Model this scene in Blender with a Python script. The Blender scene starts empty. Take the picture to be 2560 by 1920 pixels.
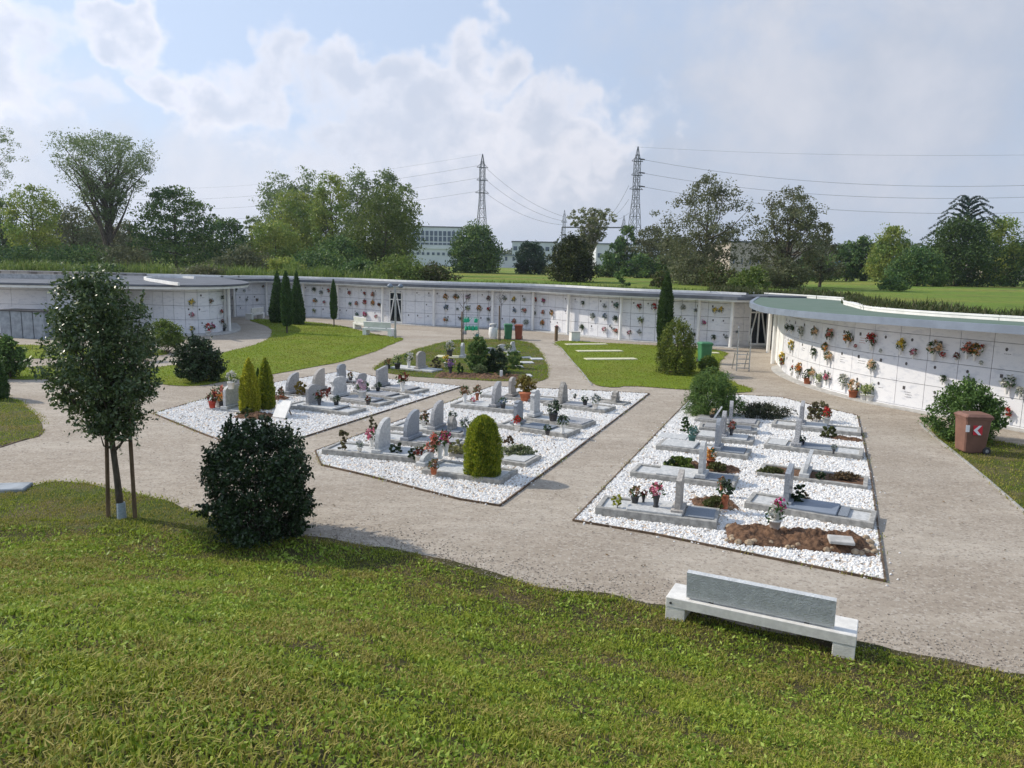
import bpy, math, random
import numpy as np
from mathutils import Matrix, Vector

# ---------------------------------------------------------------- camera, sky, sun, exposure
scene = bpy.context.scene
F_PX, CAM_H, HOR, ROLL = 1920.0, 4.75, 655.0, math.radians(1.2)
PITCH = math.atan((960 - HOR) / F_PX)
def turn(u, f, v):
    c, s = math.cos(PITCH), math.sin(PITCH)
    return np.array([u, f * c + v * s, -f * s + v * c])
cr, sr = math.cos(ROLL), math.sin(ROLL)
cam_data = bpy.data.cameras.new("camera")
cam = bpy.data.objects.new("camera", cam_data)
scene.collection.objects.link(cam)
cam_data.sensor_width = 36.0
cam_data.lens = 36.0 * F_PX / 2560.0
cam_data.clip_start = 0.1
cam_data.clip_end = 9000.0
rt, up, fw = turn(cr, 0, sr), turn(-sr, 0, cr), turn(0, 1, 0)
cam.matrix_world = Matrix(((rt[0], up[0], -fw[0], 0), (rt[1], up[1], -fw[1], 0), (rt[2], up[2], -fw[2], CAM_H), (0, 0, 0, 1)))
scene.camera = cam

SUN_EL, SUN_AZ = math.radians(37.5), math.radians(-73.0)      # azimuth clockwise from +Y
sun_dir = Vector((math.sin(SUN_AZ) * math.cos(SUN_EL), math.cos(SUN_AZ) * math.cos(SUN_EL), math.sin(SUN_EL)))
sl = bpy.data.lights.new("sun", 'SUN')
sl.energy = 4.3; sl.angle = math.radians(0.6); sl.color = (1.0, 0.915, 0.78)
so = bpy.data.objects.new("sun", sl); scene.collection.objects.link(so)
so.rotation_euler = sun_dir.to_track_quat('Z', 'Y').to_euler()
so.location = (0, 0, 60)
scene.view_settings.view_transform = 'Standard'
scene.view_settings.look = 'None'
scene.view_settings.gamma = 1.0
scene.view_settings.exposure = 0.0
scene.cycles.max_bounces = 6
scene.cycles.volume_bounces = 0
scene.cycles.transparent_max_bounces = 4
scene.cycles.volume_max_steps = 64
scene.cycles.use_denoising = True

class NT:
    """tiny helper for building node trees"""
    def __init__(s, tree): s.t = tree; s.t.nodes.clear()
    def n(s, typ, props=None, **ins):
        nd = s.t.nodes.new(typ)
        for k, v in (props or {}).items(): setattr(nd, k, v)
        for k, v in ins.items():
            key = int(k[1:]) if (k[0] == 'i' and k[1:].isdigit()) else k.replace('_', ' ')
            sock = nd.inputs[key]
            if isinstance(v, bpy.types.NodeSocket): s.t.links.new(v, sock)
            elif isinstance(v, bpy.types.Node): s.t.links.new(v.outputs[0], sock)
            else: sock.default_value = v
        return nd
    def m(s, op, a, b=None, c=None, clamp=False):
        ins = {'i0': a}
        if b is not None: ins['i1'] = b
        if c is not None: ins['i2'] = c
        return s.n('ShaderNodeMath', {'operation': op, 'use_clamp': clamp}, **ins).outputs[0]
    def mix(s, f, a, b, blend='MIX'):
        nd = s.t.nodes.new('ShaderNodeMix'); nd.data_type = 'RGBA'; nd.blend_type = blend
        for idx, v in ((0, f), (6, a), (7, b)):
            if isinstance(v, bpy.types.NodeSocket): s.t.links.new(v, nd.inputs[idx])
            else: nd.inputs[idx].default_value = v if idx == 0 else (tuple(v) + (1,))[:4]
        return nd.outputs[2]
    def ss(s, v, lo, hi):
        nd = s.t.nodes.new('ShaderNodeMapRange'); nd.interpolation_type = 'SMOOTHSTEP'
        s.t.links.new(v, nd.inputs[0]) if isinstance(v, bpy.types.NodeSocket) else None
        nd.inputs[1].default_value = lo; nd.inputs[2].default_value = hi
        return nd.outputs[0]

def build_sky():
    w = bpy.data.worlds.new("World"); scene.world = w; w.use_nodes = True
    t = NT(w.node_tree)
    sky = t.n('ShaderNodeTexSky', {'sky_type': 'NISHITA', 'sun_disc': False, 'sun_elevation': SUN_EL, 'sun_rotation': SUN_AZ,
                                   'air_density': 1.0, 'dust_density': 1.2, 'ozone_density': 1.0})
    tc = t.n('ShaderNodeTexCoord')
    sep = t.n('ShaderNodeSeparateXYZ', Vector=tc.outputs['Generated'])
    x, y, z = sep.outputs
    az = t.m('MULTIPLY', t.m('ARCTAN2', x, y), 57.2958)
    el = t.m('MULTIPLY', t.m('ARCSINE', z), 57.2958)
    pos = t.n('ShaderNodeCombineXYZ', X=az, Y=el, Z=0.0)
    def noise(scale, det, rough, off=0.0, dist=0.0, vec=None):
        mp = t.n('ShaderNodeVectorMath', {'operation': 'ADD'}, i0=vec or pos.outputs[0], i1=(off, off * .7, off * .3))
        return t.n('ShaderNodeTexNoise', {'noise_dimensions': '3D'}, Vector=mp.outputs[0], Scale=scale, Detail=det, Roughness=rough, Distortion=dist).outputs[0]
    n1 = noise(0.11, 9, 0.62, 3.0, 0.2)
    n2 = noise(0.42, 7, 0.62, 11.0)
    n3 = noise(0.05, 5, 0.5, 21.0)
    def warp(scale, amp, off):
        mp = t.n('ShaderNodeVectorMath', {'operation': 'ADD'}, i0=pos.outputs[0], i1=(off, off * .7, off * .3))
        c = t.n('ShaderNodeTexNoise', {'noise_dimensions': '3D'}, Vector=mp.outputs[0], Scale=scale, Detail=2.0, Roughness=0.5).outputs[1]
        sp = t.n('ShaderNodeSeparateColor', Color=c).outputs
        return [t.m('MULTIPLY', t.m('SUBTRACT', sp[k], 0.5), amp) for k in (0, 1)]
    wa, wb = warp(0.16, 13.0, 5.0), warp(0.55, 4.2, 40.0)
    azw = t.m('ADD', az, t.m('ADD', wa[0], wb[0])); elw = t.m('ADD', el, t.m('MULTIPLY', t.m('ADD', wa[1], wb[1]), 0.75))
    puff = t.n('ShaderNodeTexVoronoi', {'feature': 'SMOOTH_F1'}, Vector=t.n('ShaderNodeCombineXYZ', X=azw, Y=elw, Z=0.0).outputs[0], Scale=0.62, Smoothness=0.6).outputs['Distance']
    def blob(a0, e0, ra, re):
        da = t.m('DIVIDE', t.m('SUBTRACT', azw, a0), ra)
        de = t.m('DIVIDE', t.m('SUBTRACT', elw, e0), re)
        r = t.m('SQRT', t.m('ADD', t.m('MULTIPLY', da, da), t.m('MULTIPLY', de, de)))
        return t.m('SUBTRACT', 1.0, r)
    def union(bl):
        cov = None
        for b in bl:
            v = blob(*b)
            cov = v if cov is None else t.m('SMOOTH_MAX', cov, v, 0.3)
        return cov
    nn = t.m('ADD', t.m('ADD', t.m('MULTIPLY', t.m('SUBTRACT', n1, 0.5), 0.9), t.m('MULTIPLY', t.m('SUBTRACT', n2, 0.5), 0.9)), t.m('MULTIPLY', t.m('SUBTRACT', 0.45, puff), 0.35))
    # crisp cumulus heads
    big = union([(-7.0, 9.5, 11.0, 5.0), (-16.5, 13.2, 4.0, 3.2), (-3.0, 14.0, 4.0, 3.2), (-9.5, 12.8, 4.5, 2.8), (-19.5, 10.4, 4.0, 3.0),
                 (3.5, 9.5, 7.0, 4.6), (-3.0, 6.0, 12.0, 4.0), (-32.0, 11.5, 4.5, 4.6), (-26.5, 13.4, 3.4, 1.3), (-24.0, 11.2, 2.6, 1.4), (-37.0, 9.5, 7.0, 5.0)])
    cm = t.m('ADD', big, nn)
    cmask = t.ss(cm, -0.04, 0.50)
    # soft veil, heavier to the right and near the horizon
    veil = union([(24.0, 11.0, 22.0, 12.0), (5.0, 4.5, 30.0, 7.0), (-28.0, 4.0, 22.0, 7.0), (40.0, 20.0, 30.0, 20.0)])
    vm = t.ss(t.m('ADD', veil, t.m('MULTIPLY', t.m('SUBTRACT', n1, 0.5), 1.5)), -0.15, 0.75)
    # cloud colour: bright rims (thin part) and grey-blue bodies by noise
    body = t.ss(t.m('ADD', t.m('ADD', t.m('MULTIPLY', cm, 0.42), t.m('MULTIPLY', n3, 0.9)), t.m('MULTIPLY', n2, .35)), 0.62, 1.16)
    S = 10.1
    rim = (0.78 * S, 0.77 * S, 0.815 * S); core = (0.51 * S, 0.55 * S, 0.645 * S)
    ccol = t.mix(body, rim, core)
    vshade = t.ss(t.m('ADD', t.m('MULTIPLY', n1, .6), t.m('MULTIPLY', n3, .6)), 0.42, 0.78)
    vcol = t.mix(vshade, (0.43 * S, 0.485 * S, 0.59 * S), (0.62 * S, 0.635 * S, 0.70 * S))
    # brighter towards the sun side on the left
    side = t.ss(az, 25.0, -40.0)
    gain = t.m('ADD', 0.93, t.m('MULTIPLY', side, 0.22))
    base = t.mix(0.8, sky.outputs[0], (0.475 * S, 0.575 * S, 0.755 * S))
    low = t.ss(el, 12.0, 0.0)
    base = t.mix(t.m('MULTIPLY', low, 0.55), base, (0.54 * S, 0.60 * S, 0.70 * S))
    c1 = t.mix(t.m('MULTIPLY', vm, 0.93), base, vcol)
    up_mask = t.ss(el, -1.0, 1.5)
    c2 = t.mix(t.m('MULTIPLY', cmask, t.m('MULTIPLY', up_mask, 0.82)), c1, ccol)
    fin = t.n('ShaderNodeVectorMath', {'operation': 'SCALE'}, i0=c2)
    t.t.links.new(gain, fin.inputs['Scale'])
    bg = t.n('ShaderNodeBackground', Color=fin.outputs[0], Strength=0.122)
    t.n('ShaderNodeOutputWorld', Surface=bg.outputs[0])
build_sky()

# ---------------------------------------------------------------- measuring helpers
# every place in the photograph is turned into a real point on the ground plane (z = h)
ZB = {'1': (0, 640, 3.456), '2': (500, 640, 3.456), '3': (1080, 640, 3.456), '4': (1560, 640, 4.424), '5': (1900, 700, 3.352),
      '6': (370, 880, 2.765), '7': (780, 900, 2.514), '8': (1420, 960, 2.698), '9': (1560, 1380, 2.212), 'a': (0, 1000, 2.765),
      '0': (0, 0, 1.0), 'c': (960, 780, 4.608)}
def ray(z, X, Y):
    ox, oy, s = ZB[z]
    px, py = ox + X / s - 1280, 960 - (oy + Y / s)
    return turn(px * cr - py * sr, F_PX, px * sr + py * cr)
def P(z, X, Y, h=0.0):
    d = ray(z, X, Y); t = (h - CAM_H) / d[2]
    return np.array([d[0] * t, d[1] * t, h])
def atY(z, X, Y, yy):
    d = ray(z, X, Y); return np.array([0, 0, CAM_H]) + d * (yy / d[1])
def PP(z, pts, h=0.0): return [P(z, a, b, h) for a, b in pts]

# ---------------------------------------------------------------- mesh helpers
COL = scene.collection
class MB:
    def __init__(s): s.V = []; s.F = []; s.n = 0
    def add(s, V, F, m=0, sm=False):
        V = np.asarray(V, dtype=np.float64).reshape(-1, 3); F = np.asarray(F, dtype=np.int64)
        s.V.append(V); s.F.append((F + s.n, m, sm)); s.n += len(V)
    def poly(s, V, m=0):
        s.add(V, [list(range(len(V)))], m)
    def box(s, c, size, rz=0.0, m=0, rx=0.0, ry=0.0):
        h = np.array(size) / 2.0
        v = np.array([[sx, sy, sz] for sz in (-1, 1) for sy in (-1, 1) for sx in (-1, 1)]) * h
        R = np.array(Matrix.Rotation(rz, 3, 'Z') @ Matrix.Rotation(ry, 3, 'Y') @ Matrix.Rotation(rx, 3, 'X'))
        v = v @ R.T + np.array(c)
        s.add(v, [[0, 2, 3, 1], [4, 5, 7, 6], [0, 1, 5, 4], [2, 6, 7, 3], [0, 4, 6, 2], [1, 3, 7, 5]], m)
    def bbox(s, c, size, b=0.01, rz=0.0, m=0):
        """box with chamfered vertical and top edges"""
        x, y, z = np.array(size) / 2.0
        ring = lambda i, zz: [(-x + i, -y, zz), (x - i, -y, zz), (x, -y + i, zz), (x, y - i, zz), (x - i, y, zz), (-x + i, y, zz), (-x, y - i, zz), (-x, -y + i, zz)]
        r0 = ring(b, -z); r1 = ring(b, z - b)
        k = 1 - b / min(x, y)
        r2 = [(px * (1 - b / x), py * (1 - b / y), z) for px, py, _ in ring(b, z)]
        V = np.array(r0 + r1 + r2); R = np.array(Matrix.Rotation(rz, 3, 'Z')); V = V @ R.T + np.array(c)
        n = 8
        s.add(V, [[i, (i + 1) % n, n + (i + 1) % n, n + i] for i in range(n)] + [[n + i, n + (i + 1) % n, 2 * n + (i + 1) % n, 2 * n + i] for i in range(n)], m)
        s.add(V[16:], [list(range(8))], m); s.add(V[:8], [list(range(8))[::-1]], m)
    def tube(s, pts, rad, n=6, m=0, cap=True, sm=True):
        pts = np.asarray(pts, float); k = len(pts); rad = np.broadcast_to(np.asarray(rad, float), (k,))
        T = np.gradient(pts, axis=0); T /= np.linalg.norm(T, axis=1)[:, None] + 1e-9
        ref = np.array([0.31, 0.17, 0.93]) if abs(T[0][2]) < 0.9 else np.array([0.93, 0.31, 0.1])
        A = np.cross(T, ref); A /= np.linalg.norm(A, axis=1)[:, None] + 1e-9
        B = np.cross(T, A)
        an = np.arange(n) * 2 * math.pi / n
        V = (pts[:, None, :] + rad[:, None, None] * (np.cos(an)[None, :, None] * A[:, None, :] + np.sin(an)[None, :, None] * B[:, None, :])).reshape(-1, 3)
        Fs = []
        for i in range(k - 1):
            for j in range(n):
                a = i * n + j; b = i * n + (j + 1) % n
                Fs.append([a, b, b + n, a + n])
        s.add(V, Fs, m, sm)
        if cap:
            s.add(V[-n:], [list(range(n))], m); s.add(V[:n], [list(range(n))[::-1]], m)
    def lathe(s, prof, c=(0, 0, 0), n=14, m=0, sm=True, ry=1.0):
        prof = np.asarray(prof, float); k = len(prof); an = np.arange(n) * 2 * math.pi / n
        V = np.stack([prof[:, 0][:, None] * np.cos(an), prof[:, 0][:, None] * np.sin(an) * ry, np.repeat(prof[:, 1][:, None], n, 1)], -1).reshape(-1, 3) + np.array(c)
        Fs = [[i * n + j, i * n + (j + 1) % n, (i + 1) * n + (j + 1) % n, (i + 1) * n + j] for i in range(k - 1) for j in range(n)]
        s.add(V, Fs, m, sm)
        s.add(V[-n:], [list(range(n))], m); s.add(V[:n], [list(range(n))[::-1]], m)
    def prism(s, P2, z0, z1, m=0):
        """vertical prism from plan polygon"""
        n = len(P2); P2 = np.asarray(P2, float)[:, :2]
        if 0.5 * sum(P2[i][0] * P2[(i + 1) % n][1] - P2[(i + 1) % n][0] * P2[i][1] for i in range(n)) < 0: P2 = P2[::-1]
        V = np.vstack([np.c_[P2, np.full(n, z0)], np.c_[P2, np.full(n, z1)]])
        s.add(V, [[i, (i + 1) % n, n + (i + 1) % n, n + i] for i in range(n)], m)
        s.add(V[n:], [list(range(n))], m); s.add(V[:n], [list(range(n))[::-1]], m)
    def slab(s, prof, o, a, b, thick, m=0):
        """polygon prof (p,q) in plane o + p*a + q*b, extruded along a x b by +-thick/2"""
        o, a, b = np.array(o, float), np.array(a, float), np.array(b, float)
        nrm = np.cross(a, b); nrm /= np.linalg.norm(nrm); n = len(prof)
        base = np.array([o + p * a + q * b for p, q in prof])
        V = np.vstack([base - nrm * thick / 2, base + nrm * thick / 2])
        s.add(V, [[i, (i + 1) % n, n + (i + 1) % n, n + i] for i in range(n)], m)
        s.add(V[n:], [list(range(n))], m); s.add(V[:n], [list(range(n))[::-1]], m)
    def quads(s, V4, m=0):
        V4 = np.asarray(V4, float); k = len(V4)
        s.add(V4.reshape(-1, 3), np.arange(k * 4).reshape(k, 4), m)
    def build(s, name, mats, parent=None, **tags):
        me = bpy.data.meshes.new(name)
        V = np.vstack(s.V)
        me.vertices.add(len(V)); me.vertices.foreach_set('co', V.astype(np.float32).ravel())
        lv, ls, mi, sm = [], [], [], []; tot = 0
        for Fa, m, g in s.F:
            if Fa.ndim != 2: raise ValueError
            k = Fa.shape[1]; lv.append(Fa.ravel()); ls.append(tot + np.arange(len(Fa)) * k); tot += Fa.size
            mi.append(np.full(len(Fa), m)); sm.append(np.full(len(Fa), g))
        me.loops.add(tot); me.loops.foreach_set('vertex_index', np.concatenate(lv).astype(np.int32))
        ls = np.concatenate(ls); me.polygons.add(len(ls))
        me.polygons.foreach_set('loop_start', ls.astype(np.int32))
        me.polygons.foreach_set('material_index', np.concatenate(mi).astype(np.int32))
        me.polygons.foreach_set('use_smooth', np.concatenate(sm).astype(bool))
        me.update(calc_edges=True); me.validate()
        for mt in (mats if isinstance(mats, (list, tuple)) else [mats]): me.materials.append(mt)
        o = bpy.data.objects.new(name, me); COL.objects.link(o)
        if parent is not None: o.parent = parent
        tagset(o, **tags)
        return o
def tagset(o, label=None, cat=None, group=None, kind=None):
    if label: o['label'] = label
    if cat: o['category'] = cat
    if group: o['group'] = group
    if kind: o['kind'] = kind
    return o
def thing(name, label, cat, loc=(0, 0, 0), rz=0.0, group=None):
    o = bpy.data.objects.new(name, None); COL.objects.link(o)
    o.location = tuple(float(v) for v in loc); o.rotation_euler = (0, 0, rz); o.empty_display_size = 0.2
    return tagset(o, label, cat, group)
def copy_tree(o, parent=None):
    c = o.copy(); COL.objects.link(c)
    if parent is not None: c.parent = parent
    for ch in list(o.children): copy_tree(ch, c)
    return c
def norm(v): v = np.asarray(v, float); return v / (np.linalg.norm(v, axis=-1, keepdims=True) + 1e-9)

# ---------------------------------------------------------------- materials
MC = {}
def mat(name, col, rough=0.8, var=0.12, scale=6.0, bump=0.0, bscale=40.0, col2=None, metal=0.0, detail=6, ramp=(0.35, 0.65), spec=0.3, stretch=None):
    if name in MC: return MC[name]
    m = bpy.data.materials.new(name); m.use_nodes = True; t = NT(m.node_tree)
    tc = t.n('ShaderNodeTexCoord').outputs['Object']
    if stretch: tc = t.n('ShaderNodeMapping', Vector=tc, Scale=stretch).outputs[0]
    nz = t.n('ShaderNodeTexNoise', Vector=tc, Scale=scale, Detail=detail, Roughness=0.62).outputs[0]
    f = t.ss(nz, ramp[0], ramp[1])
    c2 = col2 or tuple(max(0, c * (1 - 2 * var)) for c in col)
    base = t.mix(f, c2, col if col2 else tuple(min(1, c * (1 + var)) for c in col))
    bs = t.n('ShaderNodeBsdfPrincipled', Base_Color=base, Roughness=rough, Metallic=metal)
    bs.inputs['Specular IOR Level'].default_value = spec
    if bump:
        nb = t.n('ShaderNodeTexNoise', Vector=tc, Scale=bscale, Detail=5, Roughness=0.6).outputs[0]
        b = t.n('ShaderNodeBump', Strength=min(1.0, bump), Distance=0.02, Height=nb)
        t.t.links.new(b.outputs[0], bs.inputs['Normal'])
    t.n('ShaderNodeOutputMaterial', Surface=bs.outputs[0])
    MC[name] = m; return m
def leafmat(name, cols, trans=0.35, rough=0.55, patch=None, pscale=0.6, spec=0.25):
    """cols: list of colours picked per leaf; patch: second palette mixed in by position"""
    if name in MC: return MC[name]
    m = bpy.data.materials.new(name); m.use_nodes = True; t = NT(m.node_tree)
    g = t.n('ShaderNodeNewGeometry')
    r = g.outputs['Random Per Island']
    def ramp(cs, fac):
        nd = t.n('ShaderNodeValToRGB', Fac=fac); cr_ = nd.color_ramp
        while len(cr_.elements) < len(cs): cr_.elements.new(0.5)
        for i, c in enumerate(cs):
            cr_.elements[i].position = i / max(1, len(cs) - 1); cr_.elements[i].color = tuple(c) + (1,)
        return nd.outputs[0]
    col = ramp(cols, r)
    if patch:
        tc = t.n('ShaderNodeTexCoord').outputs['Object']
        nz = t.n('ShaderNodeTexNoise', Vector=tc, Scale=pscale, Detail=4, Roughness=0.6).outputs[0]
        f = t.ss(t.m('ADD', nz, t.m('MULTIPLY', t.m('SUBTRACT', r, 0.5), 0.18)), 0.44, 0.60)
        col = t.mix(f, col, ramp(patch, r))
    bs = t.n('ShaderNodeBsdfPrincipled', Base_Color=col, Roughness=rough); bs.inputs['Specular IOR Level'].default_value = spec
    tr = t.n('ShaderNodeBsdfTranslucent', Color=col)
    mx = t.n('ShaderNodeMixShader', Fac=trans, i1=bs.outputs[0], i2=tr.outputs[0])
    t.n('ShaderNodeOutputMaterial', Surface=mx.outputs[0])
    MC[name] = m; return m

M_white = mat('white_paint', (0.78, 0.77, 0.74), 0.6, 0.05, 2.0)
M_fascia = mat('fascia_metal', (0.20, 0.235, 0.29), 0.45, 0.06, 1.5)
M_roofgrey = mat('roof_grey', (0.115, 0.125, 0.145), 0.7, 0.12, 1.2)
M_slab = mat('niche_marble', (0.74, 0.74, 0.76), 0.35, 0.05, 3.0, col2=(0.60, 0.61, 0.65), ramp=(0.30, 0.52), stretch=(1, 1, 2.2))
M_joint = mat('joint_grey', (0.22, 0.22, 0.24), 0.9, 0.1)  # plain grey of the backing wall behind the open slab joints
M_concrete = mat('concrete', (0.46, 0.45, 0.43), 0.85, 0.12, 5.0, 0.4, 60)
M_benchc = mat('bench_concrete', (0.72, 0.705, 0.67), 0.8, 0.06, 7.0, 0.5, 90)
M_greenroof = mat('green_roofing', (0.10, 0.15, 0.115), 0.85, 0.10, 0.9, col2=(0.12, 0.165, 0.135))
M_glass = mat('dark_glass', (0.015, 0.02, 0.025), 0.08, 0.1, 1.0, spec=0.6)
M_granite = mat('grey_granite', (0.42, 0.42, 0.42), 0.5, 0.1, 38.0, 0.1, 70, col2=(0.22, 0.22, 0.23), ramp=(0.4, 0.6))
M_warmst = mat('warm_grey_stone', (0.46, 0.43, 0.39), 0.6, 0.08, 20.0, 0.2, 50, col2=(0.30, 0.28, 0.26))
M_bluest = mat('blue_grey_stone', (0.30, 0.32, 0.35), 0.35, 0.08, 26.0, 0.1, 50, col2=(0.20, 0.22, 0.25))
M_kerbst = mat('kerb_stone', (0.40, 0.39, 0.365), 0.75, 0.1, 9.0, 0.3, 60, col2=(0.25, 0.245, 0.23))
M_palestone = mat('pale_stone', (0.56, 0.56, 0.55), 0.6, 0.08, 14.0, 0.2, 50, col2=(0.40, 0.41, 0.41))
M_rock = mat('rough_rock', (0.42, 0.40, 0.37), 0.9, 0.1, 12.0, 1.0, 25, col2=(0.22, 0.21, 0.19))
M_blueg = mat('blue_gravel', (0.26, 0.29, 0.33), 0.8, 0.1, 60.0, 0.6, 80, col2=(0.15, 0.17, 0.20))
M_soil = mat('soil', (0.185, 0.105, 0.062), 0.95, 0.2, 14.0, 1.0, 30, col2=(0.075, 0.042, 0.026))
M_wood = mat('post_wood', (0.17, 0.115, 0.07), 0.85, 0.2, 20.0, 0.4, 40, stretch=(1, 1, .15))
M_bark = mat('bark', (0.105, 0.085, 0.065), 0.95, 0.2, 14.0, 0.8, 25, stretch=(1, 1, .3))
M_terracotta = mat('terracotta', (0.42, 0.14, 0.07), 0.8, 0.1)
M_potwhite = mat('white_pot', (0.75, 0.74, 0.71), 0.4, 0.04)
M_dark = mat('dark_metal', (0.06, 0.06, 0.065), 0.5, 0.1)
M_steel = mat('galvanised_steel', (0.42, 0.44, 0.46), 0.35, 0.1, metal=0.8)
M_edging = mat('plot_edging', (0.13, 0.09, 0.06), 0.9, 0.2)
M_photo = mat('portrait_photo', (0.10, 0.09, 0.09), 0.3, 0.3, 25.0)
M_ink = mat('inscription_ink', (0.16, 0.15, 0.16), 0.7, 0.1)
M_redink = mat('red_inscription_ink', (0.45, 0.16, 0.14), 0.7, 0.1)
M_brownbin = mat('brown_plastic', (0.20, 0.105, 0.078), 0.5, 0.08, 3.0)
M_rustbin = mat('rust_plastic', (0.26, 0.07, 0.035), 0.5, 0.08, 3.0)
M_greenbin = mat('green_plastic', (0.055, 0.19, 0.09), 0.5, 0.08, 3.0)
M_cangreen = mat('can_green', (0.02, 0.42, 0.22), 0.4, 0.08)
M_stickred = mat('sticker_red', (0.62, 0.03, 0.05), 0.4, 0.02)
M_stickwhite = mat('sticker_white', (0.85, 0.85, 0.87), 0.4, 0.02)
M_greyblock = mat('grey_blocks', (0.30, 0.33, 0.36), 0.8, 0.12, 3.0, 0.3, 30)
M_factory = mat('factory_white', (0.62, 0.64, 0.67), 0.7, 0.05, .2)
M_beige = mat('factory_beige', (0.42, 0.36, 0.31), 0.8, 0.05, .2)
M_window = mat('far_window', (0.10, 0.13, 0.18), 0.3, 0.1)
M_pylon = mat('pylon_steel', (0.13, 0.14, 0.16), 0.6, 0.1)
M_yslab = mat('yellowish_stone', (0.58, 0.56, 0.40), 0.8, 0.08, 4.0)

L_bush = leafmat('bush_leaf', [(0.013, 0.026, 0.009), (0.024, 0.053, 0.015), (0.044, 0.082, 0.024)], 0.12, 0.42, spec=0.4)
L_young = leafmat('young_tree_leaf', [(0.032, 0.067, 0.022), (0.074, 0.120, 0.040), (0.150, 0.196, 0.067)], 0.22, 0.34, spec=0.55)
L_laurel = leafmat('laurel_leaf', [(0.047, 0.093, 0.028), (0.093, 0.171, 0.039), (0.155, 0.248, 0.062)], 0.3)
L_light = leafmat('light_bush_leaf', [(0.07, 0.12, 0.02), (0.12, 0.18, 0.03), (0.16, 0.20, 0.05)], 0.4)
L_grey = leafmat('poplar_leaf', [(0.115, 0.168, 0.073), (0.188, 0.242, 0.115), (0.275, 0.317, 0.157)], 0.35, patch=[(0.095, 0.149, 0.059), (0.188, 0.253, 0.084)], pscale=.35)
L_yel = leafmat('yellowing_leaf', [(0.175, 0.220, 0.044), (0.286, 0.330, 0.066), (0.418, 0.418, 0.099)], 0.4, patch=[(0.110, 0.188, 0.044), (0.196, 0.286, 0.066)], pscale=.4)
L_dark = leafmat('dark_tree_leaf', [(0.036, 0.081, 0.029), (0.070, 0.142, 0.040), (0.121, 0.202, 0.061)], 0.3, patch=[(0.101, 0.181, 0.040), (0.172, 0.242, 0.061)], pscale=.3)
L_olive = leafmat('olive_leaf', [(0.084, 0.102, 0.042), (0.144, 0.162, 0.078), (0.228, 0.240, 0.144)], 0.35, patch=[(0.084, 0.096, 0.036), (0.120, 0.120, 0.054)], pscale=.4)
L_cedar = leafmat('cedar_needle', [(0.024, 0.054, 0.041), (0.041, 0.081, 0.061)], 0.15)
L_cyp = leafmat('cypress_leaf', [(0.024, 0.059, 0.018), (0.051, 0.110, 0.025), (0.085, 0.151, 0.034)], 0.2)
L_gold = leafmat('golden_conifer_leaf', [(0.597, 0.562, 0.054), (0.212, 0.250, 0.022), (0.380, 0.404, 0.036), (0.568, 0.521, 0.055)], 0.45)
L_goldg = leafmat('green_gold_leaf', [(0.439, 0.456, 0.026), (0.091, 0.161, 0.021), (0.229, 0.286, 0.026), (0.411, 0.411, 0.053)], 0.45)
L_pine = leafmat('pine_leaf', [(0.054, 0.108, 0.027), (0.101, 0.176, 0.041), (0.162, 0.243, 0.061)], 0.3)
L_reed = leafmat('reed_leaf', [(0.081, 0.135, 0.027), (0.135, 0.203, 0.041), (0.203, 0.243, 0.068)], 0.4)
L_weed = leafmat('weed_leaf', [(0.05, 0.075, 0.018), (0.08, 0.11, 0.025), (0.12, 0.13, 0.045), (0.12, 0.09, 0.05)], 0.3)
L_juni = leafmat('juniper_leaf', [(0.03, 0.045, 0.025), (0.055, 0.07, 0.035), (0.07, 0.06, 0.035)], 0.2)
GRASS_G = [(0.09, 0.14, 0.010), (0.25, 0.31, 0.024), (0.46, 0.51, 0.07)]
GRASS_D = [(0.14, 0.155, 0.020), (0.30, 0.275, 0.05), (0.46, 0.39, 0.13)]
L_grass = leafmat('grass_blade', GRASS_G, 0.35, 0.6, patch=GRASS_D, pscale=0.9)
L_grass2 = leafmat('far_grass_blade', [(0.156, 0.228, 0.018), (0.252, 0.324, 0.027), (0.324, 0.384, 0.041)], 0.4, 0.6, patch=[(0.216, 0.240, 0.036), (0.276, 0.276, 0.054)], pscale=0.35)
L_clover = leafmat('clover_leaf', [(0.108, 0.180, 0.019), (0.252, 0.360, 0.038), (0.432, 0.540, 0.108)], 0.35, 0.5)
FL = {}
for nm, a, b in (('orange', (0.70, 0.20, 0.04), (0.80, 0.50, 0.16)), ('red', (0.45, 0.02, 0.02), (0.62, 0.06, 0.05)), ('yellow', (0.72, 0.48, 0.03), (0.80, 0.70, 0.20)),
                 ('white', (0.72, 0.70, 0.62), (0.55, 0.55, 0.50)), ('pink', (0.68, 0.14, 0.25), (0.75, 0.35, 0.42)), ('magenta', (0.62, 0.05, 0.25), (0.70, 0.12, 0.35)),
                 ('cream', (0.74, 0.64, 0.45), (0.72, 0.42, 0.22)), ('coral', (0.62, 0.13, 0.09), (0.75, 0.40, 0.30)), ('purple', (0.22, 0.10, 0.35), (0.45, 0.25, 0.45)),
                 ('blue', (0.14, 0.20, 0.34), (0.35, 0.40, 0.48)), ('brown', (0.22, 0.09, 0.05), (0.32, 0.17, 0.08)), ('dark red', (0.16, 0.02, 0.02), (0.24, 0.05, 0.03)),
                 ('dark green', (0.03, 0.05, 0.03), (0.08, 0.10, 0.07)), ('grey', (0.28, 0.30, 0.32), (0.45, 0.46, 0.46)), ('teal', (0.08, 0.22, 0.20), (0.2, 0.3, 0.28)),
                 ('lime', (0.22, 0.30, 0.08), (0.60, 0.60, 0.35)), ('lilac', (0.55, 0.36, 0.48), (0.65, 0.50, 0.58))):
    FL[nm] = leafmat('petal_' + nm.replace(' ', '_'), [a, b], 0.2, 0.6)
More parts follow.
